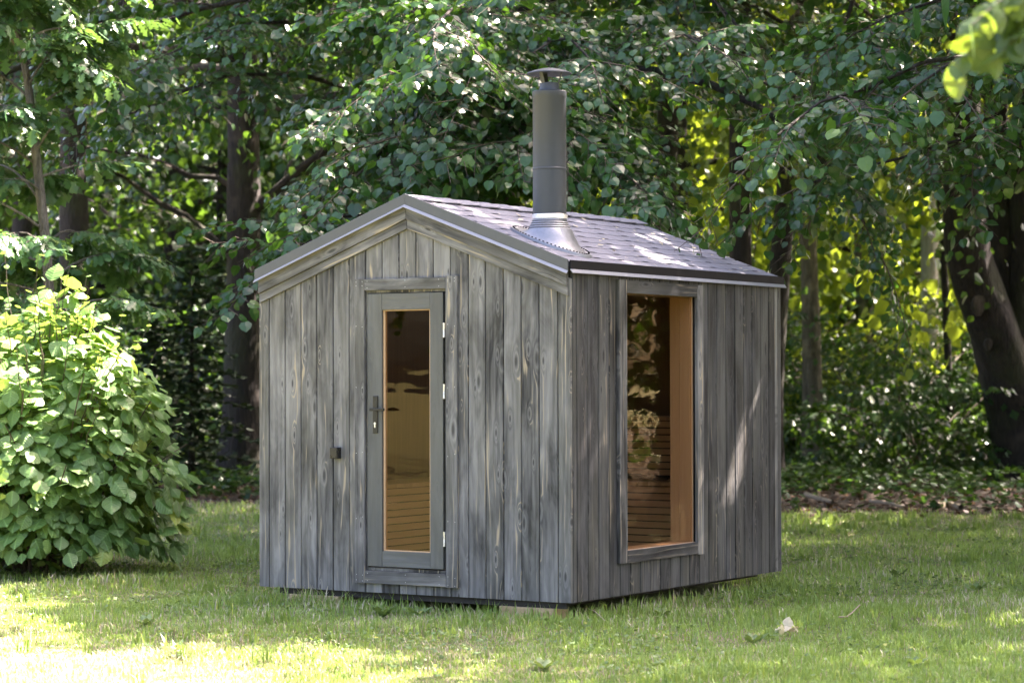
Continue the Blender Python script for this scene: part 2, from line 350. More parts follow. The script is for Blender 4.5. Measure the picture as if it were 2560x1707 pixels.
# inside lining and floor
b = MB(); IX0, IX1, IY0, IY1 = -W+.115, -.115, .115, D-.115
b.box(-W+.101, IX0, .102, D-.102, .2, 2.24).box(IX0, IX1, IY1, D-.102, .2, 2.24)
b.box(-.114, -.1015, .102, WY0-.02, .2, 2.24).box(-.114, -.1015, WY1+.02, D-.102, .2, 2.24).box(-.114, -.1015, WY0-.02, WY1+.02, .2, WZ0-.02).box(-.114, -.1015, WY0-.02, WY1+.02, WZ1+.02, 2.24)
b.box(IX0, DX0-.02, .102, .115, .2, 2.24).box(DX1+.02, IX1, .102, .115, .2, 2.24)
b.box(IX0, IX1, IY0, IY1, 2.24, 2.26).box(IX0, IX1, IY0, IY1, .17, .2)
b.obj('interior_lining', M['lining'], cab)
# skids under the cabin
for x in (-2.30, -1.26, -.22): MB().box(x-.05, x+.05, .06, D-.06, .0765, ZB-.002).obj('skid_beam', M['beam'], cab)
MB().box(-2.36, -.06, .03, .058, .0772, ZB-.003).obj('skid_beam', M['beam'], cab)
# door
dr = MB().box(-1.587, -1.469, -.012, .034, .296, 2.121).box(-1.080, -.976, -.012, .034, .296, 2.121).obj('door', M['doorwood'], cab, bevel=.003)
def hboard(name, x0, x1, z0, z1, y0, y1, mat, parent, bevel=.002):
    return slant(name, [(x0, z0), (x1, z0), (x1, z1), (x0, z1)], y0, y1, math.pi/2, mat, parent, bevel)
hboard('rail', -1.468, -1.081, 2.011, 2.121, -.0105, .033, M['doorwood'], dr)
hboard('rail', -1.468, -1.081, .296, .400, -.0105, .033, M['doorwood'], dr)
MB().box(-1.468, -1.4535, .006, .030, .401, 2.010).obj('glazing_bead', M['pale'], dr)
MB().box(-1.0945, -1.081, .006, .030, .401, 2.010).obj('glazing_bead', M['pale'], dr)
MB().box(-1.453, -1.095, .006, .030, .401, .408).obj('glazing_bead', M['pale'], dr)
MB().box(-1.453, -1.095, .006, .030, 2.004, 2.010).obj('glazing_bead', M['pale'], dr)
MB().box(-1.452, -1.096, .014, .020, .409, 2.003).obj('glass_pane', M['glass'], dr)
hd = MB().box(-1.538, -1.498, -.022, -.0122, 1.187, 1.437).obj('handle', M['handle'], dr, bevel=.004)
lv = MB().tube([(-1.518, -.022, 1.346), (-1.518, -.062, 1.346)], [.010, .010], 10).box(-1.53, -1.412, -.075, -.058, 1.336, 1.355)
lv.obj('lever', M['handle'], dr, bevel=.004)
MB().prism([(-1.518+.0085*math.cos(t), 1.252+.0085*math.sin(t)) for t in np.linspace(-.9, math.pi+.9, 14)] + [(-1.5225, 1.224), (-1.5135, 1.224)], -.026, -.0222).obj('lock_cylinder', M['zinc'], dr)
for z in (1.87, 1.467, .496):
    MB().lathe([(.0, z-.048), (.008, z-.048), (.008, z-.002), (.0075, z), (.008, z+.002), (.008, z+.048), (0, z+.048)], 10, -.963, -.017).obj('hinge', M['zinc'], dr, smooth=True)
# door jamb and casing
jb = MB().box(DX0+.0005, -1.592, .0015, .098, DZ0, DZ1).box(-.964, DX1-.0005, .0015, .098, DZ0, DZ1).box(-1.5915, -.9645, .0015, .098, 2.126, DZ1-.0005).box(-1.5915, -.9645, .0015, .098, DZ0+.0005, .288)
dc = jb.obj('door_casing', M['wood'], cab)
def vboard(x0, x1, z0, z1, parent, t=.024, side=False, name='casing_board'):
    me = board_mesh(x1-x0, z1-z0, z1-z0, t=t, c=.003)
    if side: return obj(name, me, parent, (t+.0015, (x0+x1)/2, z0), (0, 0, math.pi/2))
    return obj(name, me, parent, ((x0+x1)/2, -t-.0015, z0))
vboard(-1.686, -1.6045, .181, 2.222, dc); vboard(-.948, -.858, .181, 2.226, dc)
hboard('casing_board', -1.6035, -.949, 2.143, 2.2205, -.0245, -.0016, M['wood'], dc)
hboard('casing_board', -1.6035, -.949, .1825, .2655, -.0245, -.0016, M['wood'], dc)
nl = MB()
def nail(x, z, y=-.0262): nl.add(*(lambda n: ([(x+.0024*math.cos(t), y, z+.0024*math.sin(t)) for t in n], [tuple(range(len(n)))]))(np.linspace(0, 6.28, 7)[:-1]))
for z in (.20, .245, .62, 1.05, 1.5, 1.9, 2.18, 2.205):
    for x in (-1.67, -1.62, -.93, -.875): nail(x, z+rng.uniform(-.01, .01))
for x in (-1.58, -1.27, -1.0):
    for z in (.2, .25, 2.16, 2.205): nail(x, z, -.0250)
tag(nl.obj('nail_heads', M['zinc'], dc), kind='stuff')
# window in the side wall
MB().box(-.030, -.024, WY0-.012, WY1+.012, WZ0-.012, WZ1+.012).obj('glass_pane_core', M['glass'], None) if False else None
wn = MB().box(-.19, -.0215, WY1+.0005, WY1+.019, WZ0, WZ1).obj('window', M['pale'], cab)
def liner(y0, y1, z0, z1, xa, xb): return MB().box(xa, xb, y0, y1, z0, z1).obj('liner_board', M['liner'], wn, bevel=.0015)
liner(WY1-.012, WY1-.0005, WZ0+.0005, WZ1, -.112, -.032); liner(WY1-.012, WY1-.0005, WZ0+.0005, WZ1, -.188, -.1135)
liner(WY0, WY0+.012, WZ0+.0005, WZ1, -.188, -.032); liner(WY0-.018, WY1+.018, WZ0-.019, WZ0-.0005, -.188, -.0005); liner(WY0-.018, WY1+.018, WZ1+.0005, WZ1+.019, -.188, -.0215)
MB().box(-.0305, -.0245, WY0-.0175, WY1+.0003, WZ0+.0001, WZ1+.0002).obj('glass_pane', M['glass'], wn)
vboard(.582, .684, .333, 2.201, wn, side=True); vboard(1.679, 1.766, .326, 2.198, wn, side=True)
def syboard(y0, y1, z0, z1):
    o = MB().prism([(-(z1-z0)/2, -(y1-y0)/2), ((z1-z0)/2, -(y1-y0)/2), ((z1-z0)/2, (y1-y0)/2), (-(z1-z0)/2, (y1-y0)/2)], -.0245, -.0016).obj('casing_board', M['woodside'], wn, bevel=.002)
    o.matrix_local = Matrix.Translation((0, (y0+y1)/2, (z0+z1)/2)) @ Matrix.Rotation(math.pi/2, 4, 'Z') @ Matrix.Rotation(math.pi/2, 4, 'Y')
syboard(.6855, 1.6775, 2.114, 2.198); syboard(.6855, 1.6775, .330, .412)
# roof
rf = MB().prism([(.012, H2-.012), (-1.26, AP-.016), (-W-.012, H2-.012), (-W-.012, H2-.05), (-1.26, AP-.054), (.012, H2-.05)], -.028, D+.02).obj('roof', M['core'], cab)
SL = math.hypot(W/2+.02, AP-H2); NR = 10; ex = SL/NR
def roof_piece(s, u0, u1, v0, v1, t0, t1, thick, name='shingle', par=None, notch=0):
    """slab on the slope s (+1 right, -1 left): u down the slope from the ridge, v along y, t0/t1 lift at upper and lower edge"""
    cs, sn = math.cos(TH), math.sin(TH)
    def q(u, v, h): return (-1.26 + s*(u*cs + h*sn), v, AP - u*sn + h*cs - .004)
    if notch: pl = [(u0, v0), (u0, v1), (u1-.023, v1), (u1-.023, v1-notch), (u1, v1-notch-.002), (u1, v0+notch+.002), (u1-.023, v0+notch), (u1-.023, v0)]
    else: pl = [(u0, v0), (u0, v1), (u1, v1), (u1, v0)]
    V = [q(u, v, t0+(t1-t0)*(u-u0)/(u1-u0)) for u, v in pl] + [q(u, v, t0+(t1-t0)*(u-u0)/(u1-u0)-thick) for u, v in pl]; n = len(pl)
    F = [tuple(range(n)), tuple(range(2*n-1, n-1, -1))] + [(i, (i+1) % n, (i+1) % n+n, i+n) for i in range(n)]
    c = np.mean(np.array(V), axis=0)
    o = MB().add(np.array(V)-c, F).obj(name, M['shingle'], par or rf); o.location = c; return o
tw = .333
for r in range(NR):
    v = -.034 - (tw/2 if r % 2 else 0) - .1
    while v < D+.02:
        a, b_ = max(v, -.034), min(v+tw-.003, D+.024)
        if b_-a > .03: roof_piece(1, r*ex-(.004 if r else 0), (r+1)*ex, a, b_, .0010, .0031+float(rng.uniform(0, .0004)), .0019, notch=.042 if b_-a > .12 else .01)
        v += tw
b = MB()
for r in range(NR):
    cs, sn = math.cos(TH), math.sin(TH); u0, u1 = r*ex, (r+1)*ex+.006
    q = lambda u, v, h: (-1.26 - (u*cs+h*sn), v, AP-u*sn+h*cs-.004)
    b.add([q(u0, -.03, .001), q(u0, D+.02, .001), q(u1, D+.02, .008), q(u1, -.03, .008), q(u1, D+.02, .002), q(u1, -.03, .002)], [(0, 1, 2, 3), (3, 2, 4, 5)])
b.obj('far_slope_shingles', M['shingle'], rf)
v = -.036
while v < D:
    ln = .262; a, b_ = v, min(v+ln, D+.026); cs, sn = math.cos(TH), math.sin(TH); m = MB(); hh = [.010, .018]
    wd = .125
    V = []
    for yy, h in ((a, hh[0]), (b_, hh[1])):
        for uu in (-wd, -.02, .0, .02, wd):
            s = -1 if uu < 0 else 1; u = abs(uu); V.append((-1.26+s*(u*cs+h*sn*min(1, u/.03)), yy, AP-u*sn+h*cs-.002-(.004 if u == .0 else 0)))
    V += [(x, y, z-.005) for x, y, z in V]
    F = [(i, i+1, i+6, i+5) for i in range(4)] + [(10+i+5, 10+i+6, 10+i+1, 10+i) for i in range(4)] + [(i, i+10, i+11, i+1) for i in range(4)] + [(5+i, 6+i, 16+i, 15+i) for i in range(4)] + [(0, 5, 15, 10), (4, 14, 19, 9)]
    c = np.mean(np.array(V), axis=0); o = m.add(np.array(V)-c, F).obj('ridge_shingle', M['shingle'], rf); o.location = c; v += ln-.02
for s in (-1, 1):   # metal along the gable, with a paler drip lip
    a = s*(math.pi/2+TH); e = -1.26+s*(1.26+.004)
    Zr = lambda zt: zt - KS*1.264
    slant('gable_trim', [(-1.26, 2.780), (e, Zr(2.780)), (e, Zr(2.708)), (-1.26, 2.708)], -.044, -.034, a, M['fascia'], rf, .002)
    V = [(-1.26, -.0455, 2.7085), (e, -.0455, Zr(2.7085)), (e, -.062, Zr(2.690)), (-1.26, -.062, 2.690)]
    V += [(x, y+.004, z-.003) for x, y, z in V]
    MB().add(V, [(0, 1, 2, 3), (7, 6, 5, 4), (0, 4, 5, 1), (1, 5, 6, 2), (2, 6, 7, 3), (3, 7, 4, 0)]).obj('drip_lip', M['lip'], rf)
MB().box(.0125, .020, -.036, D+.026, 2.243, H2+.004).obj('eave_trim', M['blackedge'], rf, bevel=.002)
V = [(.0205, -.036, 2.246), (.0205, D+.03, 2.246), (.038, D+.03, 2.222), (.038, -.036, 2.222)]; V += [(x-.005, y, z-.002) for x, y, z in V]
MB().add(V, [(0, 1, 2, 3), (7, 6, 5, 4), (0, 4, 5, 1), (1, 5, 6, 2), (2, 6, 7, 3), (3, 7, 4, 0)]).obj('drip_lip', M['lip'], rf)
MB().box(-.0005, .0120, .03, D+.01, 2.24, 2.275).obj('soffit_strip', M['core'], rf)
# chimney
CX, CY = -.40, .40; RP = .1115
ch = MB().lathe([(RP, 2.62), (RP, 2.925), (RP+.003, 2.928), (RP+.003, 2.936), (RP-.0005, 2.94), (RP-.0005, 3.40), (RP+.002, 3.404), (RP+.002, 3.444), (RP-.006, 3.450), (.0, 3.452)], 48, CX, CY).obj('chimney', M['pipe'], cab, smooth=True)
MB().lathe([(RP+.001, 2.600), (RP+.006, 2.604), (RP+.006, 2.630), (RP+.001, 2.634)], 48, CX, CY).obj('clamp_ring', M['ring'], ch, smooth=True)
# cone flashing: ribs, then a skirt that follows the roof slope
V = []; F = []; n = 48; zr = lambda x: AP + KS*(-1.26-x) + .012 if x > -1.26 else AP
prof = [(RP+.002, 2.600)]
for i in range(4): prof += [(RP+.006+i*.007, 2.592-i*.015), (RP+.003+i*.007, 2.586-i*.015)]
rings = [[(CX+r*math.cos(2*math.pi*j/n), CY+r*math.sin(2*math.pi*j/n), z) for j in range(n)] for r, z in prof]
for s_, rx, ry in ((.0, .148, .140), (.45, .176, .155), (.80, .205, .170), (1.0, .24, .182)):
    ring = []
    for j in range(n):
        t = 2*math.pi*j/n; x = CX+rx*math.cos(t)*(1.0); y = CY+ry*math.sin(t); zz = zr(x)+.004
        ring.append((x, y, (1-s_)*2.535 + s_*zz if s_ < 1 else zz))
    rings.append(ring)
V = [q for r in rings for q in r]
for i in range(len(rings)-1):
    for j in range(n): F.append((i*n+j, i*n+(j+1) % n, (i+1)*n+(j+1) % n, (i+1)*n+j))
MB().add(V, F).obj('cone_flashing', M['alu'], ch, smooth=True)
V = []; F = []
for rx, ry, dz in ((.235, .178, .006), (.285, .205, .006), (.290, .208, -.012)):
    for j in range(n): t = 2*math.pi*j/n; x = CX+.01+rx*math.cos(t); V.append((x, CY+ry*math.sin(t), zr(x)+dz))
for i in range(2):
    for j in range(n): F.append((i*n+j, i*n+(j+1) % n, (i+1)*n+(j+1) % n, (i+1)*n+j))
MB().add(V, F).obj('flashing_skirt', M['alu'], ch)
riv = MB()
for j in range(60):
    t = 2*math.pi*j/60; x = CX+.01+.268*math.cos(t); y = CY+.194*math.sin(t); riv.box(x-.005, x+.005, y-.004, y+.004, zr(x)+.003, zr(x)+.0115)
tag(riv.obj('skirt_rivets', M['blackedge'], ch), kind='stuff')
MB().lathe([(.072, 3.450), (.066, 3.470), (.062, 3.500), (.055, 3.503), (.0, 3.503)], 32, CX, CY).obj('flue_collar', M['pipe'], ch, smooth=True)
for j in range(3):
    t = 2*math.pi*j/3+.35; c_, s_ = math.cos(t), math.sin(t); q = []
    MB().add([(CX+c_*r-s_*d, CY+s_*r+c_*d, z) for r, z in ((.058, 3.49), (.088, 3.575), (.084, 3.577), (.054, 3.49)) for d in (-.014, .014)],
             [(0, 1, 3, 2), (2, 3, 5, 4), (4, 5, 7, 6), (6, 7, 1, 0), (0, 2, 4, 6), (1, 7, 5, 3)]).obj('cap_strut', M['pipe'], ch)
MB().lathe([(.0, 3.604), (.05, 3.598), (.11, 3.583), (.146, 3.570), (.149, 3.563), (.145, 3.560), (.10, 3.572), (.0, 3.585)], 48, CX, CY).obj('rain_cap', M['pipe'], ch, smooth=True)
# lock box on the front wall
kb = MB().box(-1.876, -1.812, -.050, -.0015, 1.012, 1.089).obj('key_box', M['blackplastic'], cab, bevel=.004); kb['label'] = 'small glossy black key box beside the door'
MB().box(-1.870, -1.818, -.0525, -.0505, 1.018, 1.082).obj('cover', M['blackplastic'], kb, bevel=.002)
# bearing blocks
for i, (x0, x1, l) in enumerate(((-2.268, -1.85, 'pale timber block under the cabin front, farther from the window corner'), (-.556, -.141, 'pale timber block under the cabin front, nearest the window corner'))):
    tag(MB().box(x0, x1, .012, .20, -.02, .0762).obj('timber_block', M['block'], None, bevel=.003), l, 'timber block', 'blocks the cabin rests on')
# benches inside
def bench_slats(par, plane, a0, a1, z0, z1, pos, mat):
    z = z1-.047
    while z > z0:
        if plane == 'y': MB().prism([(-.0205, -(a1-a0)/2), (.0205, -(a1-a0)/2), (.0205, (a1-a0)/2), (-.0205, (a1-a0)/2)], 0, .018).obj('slat', mat, par).matrix_local = Matrix.Translation(((a0+a1)/2, pos, z+.0225)) @ Matrix.Rotation(math.pi/2, 4, 'Y')
        else: MB().prism([(-.0205, -(a1-a0)/2), (.0205, -(a1-a0)/2), (.0205, (a1-a0)/2), (-.0205, (a1-a0)/2)], 0, .018).obj('slat', mat, par).matrix_local = Matrix.Translation((pos, (a0+a1)/2, z+.0225)) @ Matrix.Rotation(math.pi/2, 4, 'Z') @ Matrix.Rotation(math.pi/2, 4, 'Y')
        z -= .0505
bk = tag(empty('sauna_bench', (-1.2, 2.5, .2)), 'two-tier slatted sauna bench seen through the side window', 'bench')
bk.location = (0, 0, 0)
bench_slats(bk, 'y', IX0+.01, IX1-.005, .21, .775, 2.02, M['sauna']); bench_slats(bk, 'y', IX0+.01, IX1-.005, .83, 1.235, 2.46, M['sauna'])
for (yy0, yy1, zz) in ((2.0, 2.455, .780), (2.44, IY1-.005, 1.24)):
    x = IX0+.012
    while x < IX1-.1:
        MB().box(x, x+.092, yy0, yy1, zz, zz+.028).obj('seat_board', M['sauna'], bk); x += .0975
MB().box(IX0+.005, IX1-.006, 2.05, 2.06, .205, .77).box(IX0+.005, IX1-.006, 2.49, 2.50, .82, 1.23).obj('bench_back_panel', M['core'], bk)
bl = tag(empty('sauna_bench', (0, 0, 0)), 'low slatted sauna bench seen through the door glass', 'bench')
bench_slats(bl, 'x', .30, 1.99, .21, .775, -1.93, M['sauna'])
x = .31
while x < 1.9:
    MB().box(IX0+.005, -1.91, x, x+.092, .780, .808).obj('seat_board', M['sauna'], bl); x += .0975
MB().box(-1.97, -1.96, .30, 1.98, .205, .77).obj('bench_back_panel', M['core'], bl)
wk = MB()
for i in range(26):
    a = rng.normal(0, .25); L = rng.uniform(.12, .2); wk.tube([(-.62+.0, 2.2, .822), (-.62-L*math.cos(a), 2.2+L*math.sin(a), .822+rng.uniform(.004, .035))], [.004, .006], 5)
wk.tube([(-.62, 2.2, .82), (-.50, 2.2, .825)], [.013, .012], 8)
tag(wk.obj('bath_whisk', M['twig'], None), 'dark twig bath whisk lying on the lower sauna bench', 'whisk')

# ------------------------------------------------------------------ foliage machinery
def tmpl(pts, tris):
    P = np.array(pts, float); return P, np.array(tris, np.int32)
def mirror(left):  # left outline points (x<0) between base and tip, midrib ys
    return left
HEART = tmpl([(0, .06, 0), (0, .48, .01), (0, 1.0, -.07), (-.26, 0, -.03), (-.47, .28, -.06), (-.36, .64, -.07), (.26, 0, -.03), (.47, .28, -.06), (.36, .64, -.07)],
             [(0, 4, 3), (0, 1, 4), (1, 5, 4), (1, 2, 5), (0, 6, 7), (0, 7, 1), (1, 7, 8), (1, 8, 2)])
ov = [(.0, .02), (.10, .24), (.24, .40), (.42, .455), (.60, .40), (.76, .27), (.88, .13)]
ovp = [(0, y, .0 if i < 4 else -.02*(i-3)) for i, (y, _) in enumerate(ov)] + [(0, 1.0, -.1)]
nO = len(ov)
ROUND = tmpl(ovp + [(-x, y-.06*(1-min(1, i/2)), -.10*x-.02*(i % 2)-(.02*(i-3) if i > 3 else 0)) for i, (y, x) in enumerate(ov)] + [(x, y-.06*(1-min(1, i/2)), -.10*x-.02*(i % 2)-(.02*(i-3) if i > 3 else 0)) for i, (y, x) in enumerate(ov)],
             sum([[(i, i+1, nO+1+i+1), (i, nO+1+i+1, nO+1+i), (i, 2*nO+1+i, 2*nO+1+i+1), (i, 2*nO+1+i+1, i+1)] for i in range(nO-1)], []) + [(nO-1, nO, 2*nO), (nO-1, 3*nO, nO)])
MID = tmpl([(0, 0, 0), (-.45, .28, -.06), (-.33, .66, -.08), (0, 1, -.05), (.33, .66, -.08), (.45, .28, -.06)], [(0, 3, 2), (0, 2, 1), (0, 4, 3), (0, 5, 4)])
LOW = tmpl([(0, 0, 0), (-.42, .45, -.08), (0, 1, 0), (.42, .45, -.08)], [(0, 2, 1), (0, 3, 2)])
oy = [(0, .04), (.20, .24), (.30, .10), (.45, .34), (.56, .14), (.70, .30), (.84, .14)]
nK = len(oy)
OAK = tmpl([(0, y, 0) for y, _ in oy] + [(0, 1, -.03)] + [(-x, y, -.1*x) for y, x in oy] + [(x, y, -.1*x) for y, x in oy],
           sum([[(i, i+1, nK+1+i+1), (i, nK+1+i+1, nK+1+i), (i, 2*nK+1+i, 2*nK+1+i+1), (i, 2*nK+1+i+1, i+1)] for i in range(nK-1)], []) + [(nK-1, nK, 2*nK), (nK-1, 3*nK, nK)])
NEEDLE = tmpl([(-.06, 0, 0), (.06, 0, 0), (0, 1, 0)], [(0, 1, 2)])
def nrm(a): return a/(np.linalg.norm(a, axis=-1, keepdims=True)+1e-9)
def leaf_mesh(name, L, T, mat):
    pos, ax, no, sz = L['p'], nrm(L['a']), L['n'], L['s']
    no = nrm(no - (no*ax).sum(1)[:, None]*ax); sd = np.cross(ax, no)
    P, tr = T; K = len(P)
    V = pos[:, None]+sz[:, None, None]*(P[None, :, 0, None]*sd[:, None]+P[None, :, 1, None]*ax[:, None]+P[None, :, 2, None]*no[:, None])
    F = (tr[None]+(np.arange(len(pos))*K)[:, None, None]).reshape(-1, 3)
    A = np.empty((len(pos), K, 4), np.float32); A[:, :, 0] = L['r'][:, None]; A[:, :, 1] = rng.random(len(pos))[:, None]; A[:, :, 2] = np.abs(P[:, 0])[None]; A[:, :, 3] = P[:, 1][None]
    return fastmesh(name, V.reshape(-1, 3), [F], mat, A.reshape(-1, 4))
def cat(Ls):
    return {k: np.concatenate([l[k] for l in Ls]) for k in Ls[0]}
def sub(L, m): return {k: v[m] for k, v in L.items()}
def mkleaves(p, a, n, s): return {'p': p, 'a': a, 'n': n, 's': s, 'r': np.clip(rng.normal(.45, .27, len(p)), 0, 1)}
# canopy gaps that let the sun reach the lawn at the lower left, the bush top, and a few dapples
GAPS = [((-.42, 1.55, 2.46), .20), ((-.75, 2.35, 2.57), .16), ((0, 1.95, .62), .20), ((0, 2.25, 1.1), .12), ((0, 1.75, .35), .14)]
LINE = np.array([(-60, -60), (-8.2, -40), (-7.8, .6), (-6.3, 1.0), (-3.7, -.8), (-1.8, -2.35), (-.3, -2.75), (.5, -3.2), (2.0, -5.2), (6, -10), (20, -30)])
GAPS += [(gp(70, 19.5, 1.95), .75), (gp(150, 19.3, 1.8), .5)]
def gaps(L, soft=.35):
    p = L['p']; t = p[:, 2]/SUN[2]; g = p - SUN*t[:, None]
    yl = np.interp(g[:, 0], LINE[:, 0], LINE[:, 1]); dd = yl - g[:, 1] + soft*np.sin(g[:, 0]*3.1)*np.cos(g[:, 0]*7.3+g[:, 1]*2)
    keep = ~((dd > .8) & (g[:, 1] > -14) & (g[:, 0] > -12))
    for q, r in GAPS:
        d = p-np.array(q); along = d@SUN; dist = np.linalg.norm(d - along[:, None]*SUN, axis=1); keep &= ~((dist < r) & (along > 0))
    return sub(L, keep)
def make_sprays(nvar=14, leaf_step=.075, droop=.28, twstep=.085, hang=.55):
    out = []
    for _ in range(nvar):
        P, A, N = [], [], []; TV, TF = [], []; nv = 0
        s = np.linspace(0, 1, 7); bend = rng.normal(0, .12); main = np.stack([s, bend*s*s, -droop*s*s*rng.uniform(.5, 1.3)], 1)
        V, F = tube(main[::2], np.linspace(.0085, .003, 4), 3); TV.append(V); TF.append(F+nv); nv += len(V)
        sd = 1; lines = [(main, 1.0, .25)]; q = .08
        while q < .98:
            b0 = np.array([np.interp(q, s, main[:, i]) for i in range(3)]); ang = math.radians(rng.uniform(35, 65))*sd
            L = (.42*(1-.65*q)+.10)*rng.uniform(.7, 1.25); t = np.linspace(0, 1, 4)
            tw_ = b0 + np.stack([t*L*math.cos(ang), t*L*math.sin(ang), -rng.uniform(.1, .5)*L*t*t+rng.normal(0, .06)*L*t], 1)
            lines.append((tw_, L, .12)); V, F = tube(tw_[::3], np.array([.0042, .002]), 3); TV.append(V); TF.append(F+nv); nv += len(V)
            sd *= -1; q += twstep*rng.uniform(.7, 1.3)
        for ln, L, st in lines:
            m = max(2, int(L/leaf_step)); tt = np.linspace(st, 1, m); pp = np.stack([np.interp(tt, np.linspace(0, 1, len(ln)), ln[:, i]) for i in range(3)], 1)
            d = nrm(np.gradient(pp, axis=0)); perp = nrm(np.cross([0, 0, 1.0], d)); sg = np.where(np.arange(m) % 2, 1, -1)[:, None]
            sg = sg.astype(float); sg[-1] = 0
            a = nrm(d*.5+perp*sg*.75+np.array([0, 0, -hang])+rng.normal(0, .22, (m, 3)))
            P.append(pp + a*.02); A.append(a); N.append(np.array([0, 0, 1.0])+d*.15+rng.normal(0, .34, (m, 3)))
        out.append((np.concatenate(P), np.concatenate(A), np.concatenate(N), np.concatenate(TV), np.concatenate(TF)))
    return out
SPR = make_sprays(); SPRF = make_sprays(8, .13, .3, .15)
def rotm(yaw, pitch, roll):
    cy, sy, cp, sp, cr, sr = math.cos(yaw), math.sin(yaw), math.cos(pitch), math.sin(pitch), math.cos(roll), math.sin(roll)
    return np.array([[cy, -sy, 0], [sy, cy, 0], [0, 0, 1]]) @ np.array([[cp, 0, -sp], [0, 1, 0], [sp, 0, cp]]) @ np.array([[1, 0, 0], [0, cr, -sr], [0, sr, cr]])
class Fol:
    def __init__(s): s.L = []; s.tv = []; s.tf = []; s.n = 0; s.limb = MB()
    def spray(s, p, yaw, pitch, length, size, V=None, roll=None, tw=True):
        tip = np.array(p) + .5*length*np.array([math.cos(yaw), math.sin(yaw), 0]); g = tip - SUN*(tip[2]/SUN[2])
        if tip[2] > 3 and g[1] > -14 and np.interp(g[0], LINE[:, 0], LINE[:, 1]) - g[1] > .15: return
        if V is None and rng.random() < .10: return
        v = (V or SPR); v = v[rng.integers(len(v))]; R = rotm(yaw, pitch, rng.normal(0, .25) if roll is None else roll)
        m = len(v[0]); pos = (v[0]*length)@R.T + p; rn = rng.normal(0, .10, (m, 3))
        a = v[1]@R.T + rn; n = v[2]@R.T + rng.normal(0, .12, (m, 3))
        q_ = mkleaves(pos, a, n, size*rng.uniform(.78, 1.2)*rng.uniform(.6, 1.2, m)); q_['r'] = np.clip(q_['r']*.8+.1+rng.normal(0, .24), 0, 1); s.L.append(q_)
        if tw:
            s.tv.append((v[3]*length)@R.T + p); s.tf.append(v[4]+s.n); s.n += len(v[3])
    def twigs(s, name, mat, parent):
        if not s.tv: return
        return tag(obj(name, fastmesh(name, np.concatenate(s.tv), [np.concatenate(s.tf)], mat, smooth=True), parent), kind='stuff')
def limb_pts(p0, az, e0, L, droop, n=9, wob=.08):
    P = [np.array(p0, float)]; e = e0; a = az; st = L/(n-1)
    for i in range(n-1):
        d = np.array([math.cos(a)*math.cos(e), math.sin(a)*math.cos(e), math.sin(e)]); P.append(P[-1]+d*st)
        e -= droop/(n-1)*(1+.6*i/n); a += rng.normal(0, wob)
    return np.array(P)
def dress(fol, P, r0, size, spl, step, V=None, start=.22, tw=True, fine=False):
    g = P - SUN*(P[:, 2]/SUN[2])[:, None]; bad = (P[:, 2] > 3) & (g[:, 1] > -14) & (np.interp(g[:, 0], LINE[:, 0], LINE[:, 1]) - g[:, 1] > .1)
    if bad.any():
        P = P[:int(np.argmax(bad))]
        if len(P) < 3: return
    n = len(P); fol.limb.tube(P, np.linspace(r0, max(.008, r0*.2), n), 7)
    seg = np.linalg.norm(np.diff(P, axis=0), axis=1); Ltot = seg.sum(); cum = np.concatenate([[0], np.cumsum(seg)])/Ltot
    q = start; sd = 1
    while q < 1.0:
        p = np.array([np.interp(q, cum, P[:, i]) for i in range(3)]); q2 = min(1, q+.05); p2 = np.array([np.interp(q2, cum, P[:, i]) for i in range(3)]); d = p2-p
        if np.linalg.norm(d) < 1e-5: d = P[-1]-P[-2]
        yaw = math.atan2(d[1], d[0]); pit = math.atan2(d[2], math.hypot(d[0], d[1]))
        hid = False
        if fine:
            u_, v_, z_ = cam_uvz(p); hid = v_ < -330 or u_ < -450 or u_ > 2800
        if hid: fol.spray(p, yaw+sd*rng.uniform(.35, 1.15), pit*.5+rng.normal(-.05, .22), 1.5*rng.uniform(.65, 1.25), .28, SPRF, tw=False)
        else: fol.spray(p, yaw+sd*rng.uniform(.35, 1.15), pit*.5+rng.normal(-.05, .22), spl*rng.uniform(.65, 1.25), size, V, tw=tw)
        sd *= -1; q += (.38 if hid else step)/Ltot*rng.uniform(.7, 1.3)
    d = P[-1]-P[-2]; fol.spray(P[-1], math.atan2(d[1], d[0]), math.atan2(d[2], math.hypot(d[0], d[1])), spl, size, V, tw=tw)
def trunk_mesh(name, P, R, mat, parent, flare=1.5, n=14, rough=.06):
    P = np.asarray(P, float); t = np.linspace(0, 1, 22); c = np.linspace(0, 1, len(P))
    # smooth interpolation of the trunk line
    Q = np.stack([np.interp(t, c, P[:, i]) for i in range(3)], 1); 
    for _ in range(3): Q[1:-1] = (Q[:-2]+2*Q[1:-1]+Q[2:])/4
    r = np.interp(t, np.linspace(0, 1, len(R)), R); r = r*(1+(flare-1)*np.exp(-(Q[:, 2]-Q[0, 2])/.35))
    V, F = tube(Q, r, n); V = V.reshape(len(Q), n, 3); ph = rng.uniform(0, 6, 4)
    ang = np.linspace(0, 2*math.pi, n, endpoint=False)
    k_ = 1+rough*(np.sin(3*ang+ph[0])[None]+.7*np.sin(5*ang+ph[1]+Q[:, 2:3]*.8)+.5*np.sin(Q[:, 2:3]*2.3+ph[2]+2*ang)) + rng.normal(0, rough*.25, (len(Q), n))
    V = Q[:, None]+(V-Q[:, None])*k_[:, :, None]
    me = fastmesh(name, V.reshape(-1, 3), [F], mat, smooth=True); return obj(name, me, parent), Q, r
